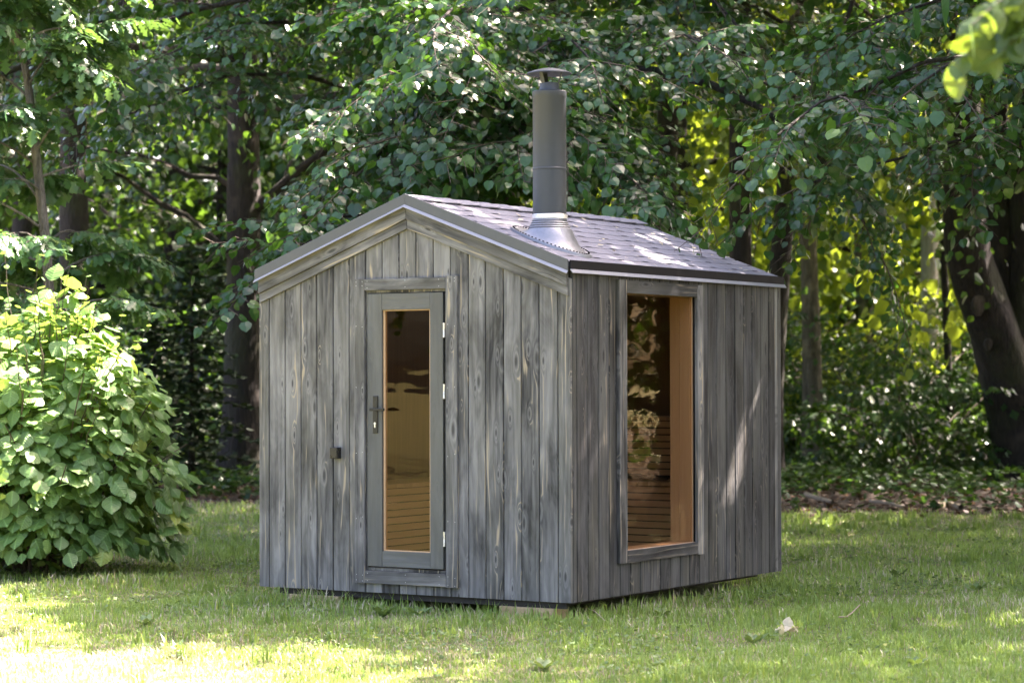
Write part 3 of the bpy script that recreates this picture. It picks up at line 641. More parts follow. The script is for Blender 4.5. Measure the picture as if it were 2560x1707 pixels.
def finish(fol, root, T, mat, crown='crown', tw=True, gap=True, indiv=0, name='leaf', cams=None, twmat=None):
    L = cat(fol.L)
    if gap: L = gaps(L)
    if fol.limb.n: fol.limb.obj('limbs', root.get('_b') and M[root['_b']] or M['bark'], root, smooth=True)
    if tw: fol.twigs('twigs', twmat or M['twig'], root)
    if indiv:
        u, v, z = cam_uvz(L['p']); m = (u > 5) & (u < 2345) & (v > 5) & (v < 1560); ds = np.where(m, z + rng.random(len(z))*.35, 1e9)
        if cams is not None: ds = np.where(cams(L['p']), ds, 1e9)
        ids = np.argsort(ds)[:indiv]; ids = ids[ds[ids] < 1e8]; Lf = sub(L, ids); rest = np.ones(len(z), bool); rest[ids] = False; L = sub(L, rest)
        vars_ = []
        for j in range(8):
            o1 = {'p': np.zeros((1, 3)), 'a': np.array([[0, 1.0, 0]]), 'n': np.array([[0, 0, 1.0]]), 's': np.array([1.0]), 'r': np.array([j/8+.06])}
            vars_.append(leaf_mesh('leaf', o1, T, mat))
        ax = nrm(Lf['a']); no = nrm(Lf['n']-(Lf['n']*ax).sum(1)[:, None]*ax); sdv = np.cross(ax, no)
        for i in range(len(ids)):
            o = bpy.data.objects.new(name, vars_[min(7, int(Lf['r'][i]*8))]); C.objects.link(o); o.parent = root
            s_ = Lf['s'][i]; x_, y_, z_, p_ = sdv[i]*s_, ax[i]*s_, no[i]*s_, Lf['p'][i]
            o.matrix_local = Matrix(((x_[0], y_[0], z_[0], p_[0]), (x_[1], y_[1], z_[1], p_[1]), (x_[2], y_[2], z_[2], p_[2]), (0, 0, 0, 1)))
    if len(L['p']):
        o = obj(crown, leaf_mesh(crown, L, T, mat), root)
        if indiv: o['kind'] = 'stuff'
    return len(L['p'])
def new_tree(name, label, cat_, group, barkname='bark'):
    r = tag(empty(name), label, cat_, group); r['_b'] = barkname; return r
COUNT = {}
def tree(name, label, base, height, r0, zlimb, nl, reach, leaf, T, mat, spl=1.1, step=.36, V=None, lean=(0, 0), bk='bark', group='trees around the clearing', az=None, droop=1.0, e0=.55, tw=True, indiv=0, extra=(), path=None, zmax=None, toptaper=.25, cams=None, crownbias=0.0):
    root = new_tree(name, label, 'tree', group, bk); base = np.array(base, float)
    P = np.array(path) if path is not None else np.array([base+np.array([lean[0]*s, lean[1]*s, height*s])+np.array([rng.normal(0, .05), rng.normal(0, .05), 0])*(s > 0) for s in np.linspace(0, 1, 7)])
    tk, Q, R = trunk_mesh('trunk', P, [r0, r0*.86, r0*.74, r0*.6, r0*.42, r0*toptaper], M[bk], root)
    fol = Fol(); zt = P[-1][2]; zmax = zmax or zt*.97
    for i in range(nl):
        z = zlimb+(zmax-zlimb)*(i+.5)/nl + rng.uniform(-.2, .2); s = np.interp(z, Q[:, 2], np.arange(len(Q))); p0 = np.array([np.interp(z, Q[:, 2], Q[:, j]) for j in range(3)])
        a = (i*2.399+rng.normal(0, .3)) if az is None else rng.uniform(*az)
        f = (z-zlimb)/(zmax-zlimb+1e-6); L = reach*(1.0-.65*f**1.7)*rng.uniform(.75, 1.12)
        if crownbias: L *= 1+crownbias*math.cos(a-math.atan2(-FW[1], -FW[0]))
        P2 = limb_pts(p0, a, e0*(.4+f)+rng.normal(0, .12), L, droop*(1.1-.5*f)+rng.normal(0, .15))
        dress(fol, P2, max(.02, min(r0*.4, .014*L+.012)), leaf, spl, step, V, tw=tw, fine=leaf < .13)
    for (p0, p1, rr, sag) in extra:
        p0, p1 = np.array(p0), np.array(p1); t = np.linspace(0, 1, 10)[:, None]; P2 = p0*(1-t)+p1*t; P2[:, 2] += sag*np.sin(math.pi*t[:, 0]); P2[1:-1] += rng.normal(0, .03, (8, 3))
        dress(fol, P2, rr, leaf, spl*.8, step*.6, V, .12, tw=tw)
    COUNT[label[:40]] = finish(fol, root, T, mat, tw=tw, indiv=indiv, cams=cams); return root

# ------------------------------------------------------------------ trees
# the linden right behind the cabin: boughs hang over the roof
b2 = gp(1155, 25.0)
tree('linden_tree', 'linden with dark trunk right behind the cabin, glossy boughs hanging over its roof', b2, 14, .17, 4.4, 34, 4.4, .098, HEART, M['lind'], 1.15, .34, e0=.45, droop=.85, indiv=300,
     extra=[(b2+(0, 0, 3.6), at(800, 420, 19.8), .035, .5), (b2+(0, 0, 4.2), at(880, 210, 19.6), .035, .4), (b2+(0, 0, 3.2), at(650, 590, 20.6), .02, .3), (b2+(0, 0, 3.9), at(1290, 300, 19.6), .03, .4), (b2+(0, 0, 3.6), at(1470, 430, 19.4), .03, .5), (b2+(0, 0, 4.4), at(1080, 180, 19.5), .03, .4), (b2+(0, 0, 5), at(620, 130, 20.0), .035, .4), (b2+(0, 0, 4), at(700, 300, 20.6), .03, .4), (b2+(0, 0, 3.8), at(960, 330, 20.0), .03, .4), (b2+(0, 0, 3.6), at(1040, 430, 20.6), .03, .4), (b2+(0, 0, 4.2), at(1190, 330, 19.8), .03, .3), (b2+(0, 0, 4.6), at(1360, 150, 19.8), .03, .4), (b2+(0, 0, 4.6), at(1640, 110, 20.2), .03, .4), (b2+(0, 0, 4.8), at(740, 90, 19.8), .03, .4), (b2+(0, 0, 4.8), at(1000, 70, 19.6), .03, .4), (b2+(0, 0, 3.8), at(1400, 360, 20.4), .03, .3)])
b3 = gp(990, 28.5)
tree('linden_tree', 'linden whose upper trunk shows between leaves left of the chimney', b3, 15, .24, 5.5, 28, 6.0, .10, MID, M['lind'], 1.2, .40, e0=.4, droop=.9,
     extra=[(b3+(0, 0, 4.6), at(250, 280, 23), .04, .5), (b3+(0, 0, 5.2), at(330, 150, 23), .04, .5)])
# big linden at the left with the thick dark trunk
b1 = gp(556, 35.5)
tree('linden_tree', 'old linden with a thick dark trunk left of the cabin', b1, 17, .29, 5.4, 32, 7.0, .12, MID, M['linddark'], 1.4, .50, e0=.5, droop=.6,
     extra=[(b1+(0, 0, 3.3), b1+RT*-2.6+np.array([0, 0, 5.0]), .07, .1), (b1+(0, 0, 3.9), b1+RT*2.6+np.array([0, 0, 6.4]), .09, -.1), (b1+(0, 0, 4.3), b1+RT*-3.4+np.array([0, 0, 5.0]), .05, .2)])
# tree off to the right whose bough reaches into the picture
b6 = gp(2352, 20.5) + np.array([RT[0], RT[1], 0])*1.5
tree('linden_tree', 'linden whose pale glossy bough reaches in at the upper right', b6, 14, .22, 5.3, 36, 5.4, .098, HEART, M['lind'], 1.1, .36, e0=.5, droop=1.1, indiv=300, cams=lambda P: cam_uvz(P)[2] > 14,
     extra=[(b6+(0, 0, 3.6), at(1760, 330, 17.5), .035, .65), (b6+(0, 0, 3.9), at(2100, 200, 17.6), .03, .4), (b6+(0, 0, 3.6), at(1850, 425, 19.5), .025, .25), (b6+(0, 0, 4.4), at(1960, 80, 19), .03, .4)])
# the leaning many-stemmed tree at the right
b5 = gp(2385, 35)
def trunkline(pts, d): return [at(x, y, d) if y < 1100 else gp(x, d) for x, y in pts]
path5 = [gp(2385, 35)]+[at(x, y, d) for x, y, d in ((2330, 900, 35), (2290, 760, 34.9), (2245, 660, 34.8), (2213, 560, 34.6), (2212, 400, 34.4), (2222, 250, 34.3), (2200, 0, 34), (2170, -500, 34), (2160, -1000, 34))]
r5 = tree('old_linden_tree', 'old leaning tree with rough dark forked trunk at the right edge', b5, 15, .44, 6.6, 26, 6.5, .12, MID, M['linddark'], 1.4, .5, path=path5, e0=.5, droop=.5)
for pp, rr in (([(2325, 760, 35.2), (2300, 560, 35.3), (2288, 350, 35.5), (2290, 100, 35.5), (2290, -300, 35.5)], .20), ([(2345, 780, 35.0), (2352, 560, 35.2), (2350, 330, 35.2), (2370, 0, 35.4), (2380, -400, 35.4)], .22)):
    Pq = [at(*q) for q in pp]; trunk_mesh('forked_trunk', Pq, [rr*1.05, rr, rr*.9, rr*.8, rr*.7], M['bark'], r5, flare=1.0)
for x, y, d, s_ in ((2250, 700, 34.42, .85), (2272, 790, 34.52, .5)):   # pale knot scars on the trunk
    P0 = at(x, y, d); mb = MB(); n = 14
    V = [P0-FW*.02] + [P0+s_*(RT*.10*math.cos(t)+UP*.17*math.sin(t))*(1+.12*math.sin(3*t)) for t in np.linspace(0, 2*math.pi, n, endpoint=False)] + [P0+FW*.3+s_*(RT*.13*math.cos(t)+UP*.2*math.sin(t)) for t in np.linspace(0, 2*math.pi, n, endpoint=False)]
    mb.add(V, [(0, i+1, (i+1) % n+1) for i in range(n)]+[(i+1, n+i+1, n+(i+1) % n+1, (i+1) % n+1) for i in range(n)]).obj('branch_scar', M['scar'], r5, smooth=True)
# shade trees beside the clearing, standing to the right of the picture
for (x, y), h, lab in (((7.2, 9.5), 15, 'leafy linden beyond the right edge of the picture, nearest the cabin window'), ((5.2, 16.5), 16, 'leafy linden beyond the right edge of the picture, deeper in the wood'), ((2.6, 18.0), 17, 'leafy linden beyond the right edge of the picture, behind all the others'), ((-.4, 13.9), 17, 'tall linden just beyond the right edge of the picture'), ((1.5, 26), 17, 'tall linden beyond the right edge of the picture, above the dark shrub'), ((6.5, 31), 17, 'tall linden far beyond the right edge of the picture'), ((6.3, 4.7), 14, 'leafy linden beyond the right edge of the picture, nearest the camera')):
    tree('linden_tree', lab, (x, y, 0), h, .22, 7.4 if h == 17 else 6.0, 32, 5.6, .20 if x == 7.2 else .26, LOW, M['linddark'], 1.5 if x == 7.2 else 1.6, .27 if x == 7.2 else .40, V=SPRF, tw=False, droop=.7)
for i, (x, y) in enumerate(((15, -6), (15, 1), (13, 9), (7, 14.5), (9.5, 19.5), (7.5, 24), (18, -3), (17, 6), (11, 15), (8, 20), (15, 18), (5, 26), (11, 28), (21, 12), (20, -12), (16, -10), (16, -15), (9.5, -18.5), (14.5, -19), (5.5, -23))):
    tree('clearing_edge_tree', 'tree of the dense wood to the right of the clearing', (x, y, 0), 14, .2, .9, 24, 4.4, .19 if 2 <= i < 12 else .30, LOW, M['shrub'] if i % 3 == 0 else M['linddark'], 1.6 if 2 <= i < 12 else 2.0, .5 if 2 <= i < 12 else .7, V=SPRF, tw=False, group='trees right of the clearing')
# slender wood behind the cabin
slim = [(1310, 33, .17, 15, 'bark', 'dark trunk just right of the chimney behind the cabin roof'), (1520, 34, .19, 16, 'bark', 'dark straight trunk above the middle of the roof'), (1570, 38, .14, 15, 'bark', 'second dark trunk above the roof, right of the thicker one'),
        (1698, 33, .18, 16, 'bark', 'dark straight trunk above the right part of the roof'), (1765, 34.5, .17, 15, 'bark', 'slightly leaning dark trunk above the roof end'), (1868, 40, .17, 17, 'barkpale', 'slender pale-barked tree right of the cabin'),
        (2190, 41, .075, 10, 'bark', 'thin dark sapling trunk left of the leaning tree'), (2138, 48, .20, 17, 'barkbirch', 'pale birch trunk glimpsed left of the leaning tree'), (190, 34, .24, 16, 'bark', 'dark trunk half hidden behind the young oak'),
        (400, 47, .2, 17, 'bark', 'far trunk in the gap left of the thick linden'), (790, 44, .22, 17, 'bark', 'far trunk hidden behind the left roof slope'), (1420, 46, .2, 17, 'bark', 'far trunk behind the chimney gap'), (1990, 52, .2, 18, 'barkpale', 'far pale trunk in the sunny gap at the right'), (40, 44, .22, 17, 'bark', 'far trunk at the left edge of the picture')]
for i, (xd, d, r, h, bk_, lab) in enumerate(slim):
    b = gp(xd, d); far = d > 36; sunny = xd > 1250
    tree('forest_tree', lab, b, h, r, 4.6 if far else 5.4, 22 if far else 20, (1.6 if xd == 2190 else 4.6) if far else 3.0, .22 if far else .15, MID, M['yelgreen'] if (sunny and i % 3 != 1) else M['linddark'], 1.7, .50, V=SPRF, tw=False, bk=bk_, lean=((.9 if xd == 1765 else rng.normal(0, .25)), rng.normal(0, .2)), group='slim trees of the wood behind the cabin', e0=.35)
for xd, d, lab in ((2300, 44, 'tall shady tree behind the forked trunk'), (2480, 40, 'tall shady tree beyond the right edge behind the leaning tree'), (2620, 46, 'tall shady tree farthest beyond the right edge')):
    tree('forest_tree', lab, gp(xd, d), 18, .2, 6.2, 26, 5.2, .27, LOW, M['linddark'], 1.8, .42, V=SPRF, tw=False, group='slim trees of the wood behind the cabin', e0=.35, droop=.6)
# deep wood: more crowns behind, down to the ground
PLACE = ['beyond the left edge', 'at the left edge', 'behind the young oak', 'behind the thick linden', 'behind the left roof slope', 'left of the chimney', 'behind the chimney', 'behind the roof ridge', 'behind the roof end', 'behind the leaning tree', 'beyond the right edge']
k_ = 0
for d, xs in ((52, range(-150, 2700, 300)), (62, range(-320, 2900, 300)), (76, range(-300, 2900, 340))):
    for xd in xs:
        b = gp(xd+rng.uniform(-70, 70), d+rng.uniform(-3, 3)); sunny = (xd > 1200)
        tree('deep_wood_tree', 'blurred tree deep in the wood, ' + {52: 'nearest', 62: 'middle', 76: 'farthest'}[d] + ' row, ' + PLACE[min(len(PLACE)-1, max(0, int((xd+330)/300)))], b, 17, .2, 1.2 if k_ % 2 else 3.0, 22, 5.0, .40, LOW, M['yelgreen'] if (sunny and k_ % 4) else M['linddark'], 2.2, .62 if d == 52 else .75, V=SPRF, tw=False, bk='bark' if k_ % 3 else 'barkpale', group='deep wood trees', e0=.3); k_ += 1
# trees across the clearing, behind the camera (they stand in the glass reflections)
for x, y in ((-12, -17), (-7, -24), (-17, -11), (-22, -20), (-14, -30), (-2, -34)):
    tree('clearing_edge_tree', 'tree on the far side of the clearing, behind the photographer', (x, y, 0), 13, .22, 1.6, 18, 4.6, .30, LOW, M['linddark'] if x % 2 else M['shrub'], 2.0, .75, V=SPRF, tw=False, group='trees behind the photographer')
# young oak at the left
bo = gp(122, 21.2)
po = [bo]+[at(x, y, 21.2) for x, y in ((116, 640), (98, 500), (80, 330), (62, 160), (30, 40), (14, -60), (0, -250))]
root = new_tree('young_oak', 'slender young oak with lobed leaves behind the bush at the left', 'tree', None, 'barkyoung')
tk, Q, R = trunk_mesh('trunk', po, [.05, .046, .042, .036, .028, .02, .012], M['barkyoung'], root, flare=1.3, n=10, rough=.03)
fol = Fol()
for i in range(34):
    z = 2.0+3.9*(i+.5)/34; p0 = np.array([np.interp(z, Q[:, 2], Q[:, j]) for j in range(3)]); L = rng.uniform(.5, 1.25)*(1-.25*(z-2)/4)
    dress(fol, limb_pts(p0, i*2.399+rng.normal(0, .3), .55+rng.normal(0, .15), L, .5, 6), .012, .13, .5, .15, start=.25)
P2 = limb_pts(at(50, 130, 21.2), math.atan2(RT[1], RT[0]), .5, 1.6, .7, 7); dress(fol, P2, .014, .13, .55, .14)
P2 = limb_pts(at(90, 330, 21.2), math.atan2(RT[1], RT[0])-.3, .7, 1.7, 1.0, 7); dress(fol, P2, .014, .13, .55, .14)
COUNT['oak'] = finish(fol, root, OAK, M['oak'], twmat=M['barkyoung'], gap=False)

# ------------------------------------------------------------------ bush at the left
bb = gp(95, 19.6); root = new_tree('leafy_bush', 'big round bush of heart-shaped light green leaves at the left', 'bush', None, 'twig')
fol = Fol(); N = 3300; RX, RZ = 1.06, 2.10
th = rng.uniform(0, 2*math.pi, N); cz = rng.uniform(-.25, 1, N); sr = np.sqrt(1-np.clip(cz, -1, 1)**2); lump = 1+.09*np.sin(3*th+1)+.08*np.sin(5*th+2.2*cz)+.06*np.sin(7*cz*2+th)
dirn = np.stack([np.cos(th)*sr, np.sin(th)*sr, cz], 1); rad = (1-.34*rng.random(N)**1.8)*lump
pos = bb + np.stack([dirn[:, 0]*RX*rad, dirn[:, 1]*RX*rad, .55+dirn[:, 2]*(RZ-.55)*rad*np.where(cz < 0, .9, 1)], 1)
out = nrm(np.stack([dirn[:, 0], dirn[:, 1], dirn[:, 2]*.7], 1)); m = pos[:, 2] > .12
a = nrm(out*.55+np.array([0, 0, -.62])+rng.normal(0, .3, (N, 3))); nn = nrm(out*.7+np.array([0, 0, .65])+rng.normal(0, .28, (N, 3)))
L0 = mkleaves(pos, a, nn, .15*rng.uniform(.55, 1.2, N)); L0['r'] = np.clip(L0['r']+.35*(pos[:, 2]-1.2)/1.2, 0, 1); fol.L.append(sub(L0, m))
for i in range(80):   # shoots that stick out
    t = rng.uniform(0, 2*math.pi); e = rng.uniform(.15, 1.35); d = np.array([math.cos(t)*math.cos(e), math.sin(t)*math.cos(e), math.sin(e)])
    p0 = bb + np.array([d[0]*RX*.8, d[1]*RX*.8, .55+d[2]*(RZ-.55)*.82]); Ls = rng.uniform(.3, .62); t_ = np.linspace(0, 1, 7)[:, None]
    pl = p0 + (d*.8+np.array([0, 0, .5]))*Ls*t_ + rng.normal(0, .01, (7, 3)); fol.limb.tube(pl, np.linspace(.006, .002, 7), 5)
    sg = np.where(np.arange(7) % 2, 1, -1)[:, None]; perp = nrm(np.cross(d, [0, 0, 1.0]))[None]
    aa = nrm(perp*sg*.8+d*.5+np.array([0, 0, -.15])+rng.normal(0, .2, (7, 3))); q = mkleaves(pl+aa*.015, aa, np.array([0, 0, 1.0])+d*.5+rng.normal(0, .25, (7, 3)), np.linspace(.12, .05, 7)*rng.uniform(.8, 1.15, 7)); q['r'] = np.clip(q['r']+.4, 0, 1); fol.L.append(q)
for i in range(34):   # stems rising from the root
    t = rng.uniform(0, 2*math.pi); r_ = rng.uniform(.1, .38); p0 = bb + np.array([math.cos(t)*r_, math.sin(t)*r_, -.02]); P2 = limb_pts(p0, t, rng.uniform(.9, 1.4), rng.uniform(1.3, 2.1), .5, 8, .1); fol.limb.tube(P2, np.linspace(.014, .004, 8), 5)
    for j in range(10):
        q = rng.uniform(.1, .8); p = P2[int(q*7)]; aa = nrm(rng.normal(0, 1, (3, 3))*np.array([1, 1, .3])+np.array([0, 0, -.3])); fol.L.append(mkleaves(np.repeat(p[None], 3, 0)+aa*.05, aa, np.array([0, 0, 1.0])+rng.normal(0, .3, (3, 3)), rng.uniform(.05, .11, 3)))
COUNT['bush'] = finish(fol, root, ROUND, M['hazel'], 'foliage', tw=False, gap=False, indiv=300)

# ------------------------------------------------------------------ understorey shrubs
def shrub(name, label, base, R_, Hh, leaf, mat, nst=26, dens=9, group='understorey shrubs', V=None):
    root = new_tree(name, label, 'shrub', group, 'twig'); fol = Fol()
    for i in range(nst):
        t = i*2.399; p0 = np.array(base)+np.array([math.cos(t), math.sin(t), 0])*rng.uniform(0, .3)*R_; L = Hh*rng.uniform(.6, 1.1)
        P2 = limb_pts(p0, t, rng.uniform(.6, 1.35), L, .9, 8, .12); dress(fol, P2, .015, leaf, .28*R_+.25, L/dens, V or SPRF, .2, tw=False)
    COUNT[label[:40]] = finish(fol, root, LOW, mat, 'foliage', tw=False)
sh = [(1925, 43, 2.0, 3.2, 'shrub', 'green shrub beside the right back corner of the cabin'), (2010, 42, 2.4, 4.0, 'shrub', 'tall bright green shrub between pale tree and leaning tree'), (2130, 36.5, 1.6, 2.2, 'linddark', 'dark shrub left of the leaning tree foot'), (2240, 42, 2.4, 4.5, 'shrub', 'tall green shrub behind the leaning tree'), (1830, 44, 2.4, 4.6, 'yelgreen', 'sunny yellow-green shrub behind the cabin roof end'),
      (1680, 45, 2.6, 5, 'yelgreen', 'sunny yellow-green shrub seen above the roof'), (440, 42, 1.6, 2.2, 'linddark', 'dark green shrub between bush and thick linden trunk'), (330, 40, 2.4, 4.2, 'linddark', 'dark shrub behind the round bush'), (640, 43, 2.2, 4, 'linddark', 'dark green shrub behind the left wall of the cabin'), (180, 42, 2.4, 4, 'linddark', 'dark shrub behind the young oak'), (2330, 40, 2.0, 3, 'shrub', 'green shrub at the right edge behind the trunk'), (40, 38, 2.2, 3.6, 'shrub', 'green shrub at the left edge behind the bush'), (1500, 48, 2.6, 5, 'yelgreen', 'sunny shrub far behind the roof ridge'), (1250, 46, 2.6, 5, 'shrub', 'green shrub far behind the chimney'), (900, 48, 2.6, 5, 'linddark', 'dark shrub far behind the left roof slope'), (2120, 47, 2.6, 5, 'yelgreen', 'sunny shrub deep behind the leaning tree'), (1960, 46, 2.6, 4.6, 'shrub', 'green shrub deep in the gap right of the cabin')]
for xd, d, R_, Hh, mt, lab in sh: shrub('shrub', lab, gp(xd, d), R_, Hh, .13, M[mt])
# young spruces in the dark left of the thick trunk
for xd, d, Hh in ((440, 33.5, 3.4), (355, 32.5, 2.6), (520, 38.5, 3.6)):
    root = new_tree('young_spruce', {440: 'young dark spruce in the shade left of the thick trunk', 355: 'low young spruce just behind the round bush', 520: 'young spruce partly hidden by the thick linden trunk'}[xd], 'spruce', 'young spruces in the shade', 'bark'); base = gp(xd, d)
    trunk_mesh('trunk', [base, base+(0, 0, Hh*.5), base+(0, 0, Hh)], [.05, .03, .006], M['bark'], root); fol = Fol()
    for i in range(60):
        z = .25+Hh*(i/60)**.9*.95; t = i*2.399; L = .9*Hh*.36*(1-z/Hh)+.12; P2 = limb_pts(base+(0, 0, z), t, .1, L, .5, 5, .05); fol.limb.tube(P2, np.linspace(.008, .003, 5), 4)
        m = int(50*L)+12; q = rng.random(m); pp = np.stack([np.interp(q, np.linspace(0, 1, 5), P2[:, j]) for j in range(3)], 1); d_ = P2[-1]-P2[0]; d_ /= np.linalg.norm(d_)
        pp += np.cross(d_, [0, 0, 1])[None]*(rng.normal(0, .16*L, (m, 1)))*(1-q[:, None]*.7); aa = nrm(d_[None]*.6+rng.normal(0, .5, (m, 3))*np.array([1, 1, .4])); fol.L.append(mkleaves(pp, aa, np.array([0, 0, 1.0])+rng.normal(0, .3, (m, 3)), rng.uniform(.10, .20, m)*.8))
    finish(fol, root, LOW, M['spruce'], 'needles', tw=False)

# ------------------------------------------------------------------ foreground sprig, out of focus at the upper right
root = new_tree('foreground_branch', 'blurred yellow-green leafy branch hanging close to the camera at the upper right', 'branch', None, 'twig')
fol = Fol(); dF = 7.6
for (xa, ya, xb, yb) in ((2480, -60, 2190, 150), (2450, -90, 2230, 60), (2500, 20, 2330, 60), (2420, -120, 2290, 20), (2420, -60, 2250, 110), (2500, -20, 2290, 130), (2480, 40, 2340, 100), (2400, -100, 2320, 40)):
    t_ = np.linspace(0, 1, 8)[:, None]; p0, p1 = at(xa, ya, dF), at(xb, yb, dF+rng.uniform(-.25, .25)); pl = p0*(1-t_)+p1*t_; pl[:, 2] += .02*np.sin(t_[:, 0]*3.1); fol.limb.tube(pl, np.linspace(.004, .0015, 8), 5)
    m = 12; q = np.linspace(.2, 1, m); pp = np.stack([np.interp(q, t_[:, 0], pl[:, j]) for j in range(3)], 1); sg = np.where(np.arange(m) % 2, 1, -1)[:, None]
    aa = nrm(RT[None]*sg*.6-RT*.35+np.array([0, 0, -.75])+rng.normal(0, .3, (m, 3))); fol.L.append(mkleaves(pp, aa, np.array([0, 0, .5])-FW*.4+rng.normal(0, .6, (m, 3)), rng.uniform(.075, .125, m)))
p0 = at(1960, -40, dF); aa = nrm(rng.normal(0, .5, (7, 3))+np.array([0, 0, -.6])); fol.L.append(mkleaves(p0+RT*rng.uniform(-.06, .10, (7, 1))+UP*rng.uniform(-.02, .04, (7, 1)), aa, np.array([0, 0, .6])-FW*.3+rng.normal(0, .4, (7, 3)), rng.uniform(.045, .07, 7)))
fol.limb.tube([at(2420, -120, dF), at(2200, -75, dF), at(1960, -48, dF)], [.004, .003, .002], 5)
finish(fol, root, ROUND, M['forehang'], 'foliage', tw=False, gap=False, indiv=300)

# ------------------------------------------------------------------ lawn grass
def scatter(dens, d0, d1, marg=1.0):
    """random lawn points between two depths across the view"""
    hw = .213*d1+marg; n = int(dens*(d1-d0)*2*hw); d = rng.uniform(d0, d1, n); l = rng.uniform(-hw, hw, n)
    m = (np.abs(l) < .213*d+marg) & (d < edge_depth(l)+rng.normal(0, .35, n)); d, l = d[m], l[m]
    p = CAM[None, :2]+f2[None]*d[:, None]+r2[None]*l[:, None]
    m = ~((p[:, 0] > -W+.08) & (p[:, 0] < -.06) & (p[:, 1] > .08) & (p[:, 1] < D-.05)); return p[m], d[m]
def vnoise(p, s, seed):
    r = np.random.default_rng(seed); ph = r.uniform(0, 6.28, 8); k1_ = r.normal(0, s, (8, 2)); return sum(np.sin(p@k1_[i]+ph[i]) for i in range(8))/8**.5
BP = []; BH = []; DEP = []
for d0, d1, dens in ((10.8, 14, 3100), (14, 18, 2150), (18, 23, 1050), (23, 31.5, 500)):
    p, d = scatter(dens, d0, d1); BP.append(p); DEP.append(d)
tp, td = scatter(5.0, 10.8, 27); tn = 16                      # coarser tufts
tp = tp[vnoise(tp, 1.6, 51)+rng.normal(0, .6, len(tp)) > -.1]; td = np.repeat(((tp-CAM[None, :2])@f2), tn); tp = np.repeat(tp, tn, 0)+rng.normal(0, .028, (len(tp)*tn, 2))
BP.append(tp); DEP.append(td); p = np.concatenate(BP); d = np.concatenate(DEP); n = len(p); istuft = np.arange(n) >= n-len(tp)
clump = vnoise(p, 5.0, 3); big = vnoise(p, .9, 4); tall = np.clip(vnoise(p, 2.6, 9)-.9, 0, 1)
near_c = np.minimum.reduce([np.hypot(np.maximum(np.maximum(-W-p[:, 0], p[:, 0]), 0), np.maximum(np.maximum(-p[:, 1], p[:, 1]-D), 0))])
hgt = (.034+.016*clump+.012*big)*rng.uniform(.55, 1.5, n)+.085*tall*rng.random(n)+.095*np.exp(-near_c/.14)*rng.random(n)**1.5; hgt = np.where(istuft, rng.uniform(.05, .13, n), hgt); hgt = np.clip(hgt, .012, .17)
hgt *= 1+.02*np.maximum(0, d-18)
wid = rng.uniform(.0022, .0042, n)*np.where(istuft, 1.5, 1)*(1+.05*np.maximum(0, d-13))
t = rng.uniform(0, 2*math.pi, n); dirn = np.stack([np.cos(t), np.sin(t)], 1); lean = hgt*np.abs(rng.normal(.45, .4, n)); sdv = np.stack([-dirn[:, 1], dirn[:, 0]], 1)
V = np.zeros((n, 5, 3), np.float32); b0 = np.concatenate([p, np.zeros((n, 1))], 1)
V[:, 0] = b0; V[:, 1] = b0; V[:, 0, :2] += sdv*wid[:, None]; V[:, 1, :2] -= sdv*wid[:, None]
mid = p+dirn*(lean*.35)[:, None]; V[:, 2, :2] = mid+sdv*(wid*.8)[:, None]; V[:, 3, :2] = mid-sdv*(wid*.8)[:, None]; V[:, 2, 2] = V[:, 3, 2] = hgt*.6
V[:, 4, :2] = p+dirn*lean[:, None]; V[:, 4, 2] = hgt*np.clip(1-.25*(lean/hgt)**2, .35, 1)
idx = np.arange(n)*5; A = np.zeros((n, 5, 4), np.float32); A[:, :, 0] = np.clip(rng.normal(.5, .25, n)+.22*big-.25*istuft+.15*vnoise(p, 8, 77), 0, 1)[:, None]; A[:, :, 1] = rng.random(n)[:, None]*.97; A[:, :, 2] = .3
dry = rng.random(n) < np.where(istuft, .3, 1)*np.clip(.15+.75*np.clip(np.interp(p[:, 0], LINE[:, 0], LINE[:, 1])-p[:, 1]-.1, 0, 1)+.13*vnoise(p, 1.5, 21)+.08*vnoise(p, 6, 22), .03, .85)  # dry blades, plus extra pale ones that paint the sunlit patch whiter
def blades(name, m, mat):
    q = V[m]; k = len(q); i5 = (np.arange(k)*5)[:, None]
    quads = i5+np.array([[0, 1, 3, 2]]); tris = i5+np.array([[2, 3, 4]])
    return fastmesh(name, q.reshape(-1, 3), [quads, tris], mat, A[m].reshape(-1, 4))
tag(obj('lawn_grass', blades('lawn_grass', ~dry, M['grass'])), 'short mown green grass of the lawn', 'grass', kind='stuff')
tag(obj('dry_and_painted_sun_grass', blades('dry_and_painted_sun_grass', dry, M['straw'])), 'straw-coloured dry blades scattered through the lawn, with extra pale ones whitening the sunlit patch', 'grass', kind='stuff')
COUNT['blades'] = n
# clover and broad-leaved weeds
p, d = scatter(150, 10.8, 27); m = vnoise(p, 2.2, 31)+rng.normal(0, .4, len(p)) > .35; p = p[m]; LL = []
for j in range(3):
    t = rng.uniform(0, 6.28, len(p)); aa = np.stack([np.cos(t), np.sin(t), rng.normal(.25, .2, len(p))], 1); z = rng.uniform(.015, .05, len(p))
    LL.append(mkleaves(np.concatenate([p, z[:, None]], 1), aa, np.array([0, 0, 1.0])+rng.normal(0, .3, (len(p), 3)), rng.uniform(.014, .034, len(p))))
tag(obj('clover', leaf_mesh('clover', cat(LL), MID, M['clover'])), 'small clover leaves and weeds in the lawn', 'clover', kind='stuff')
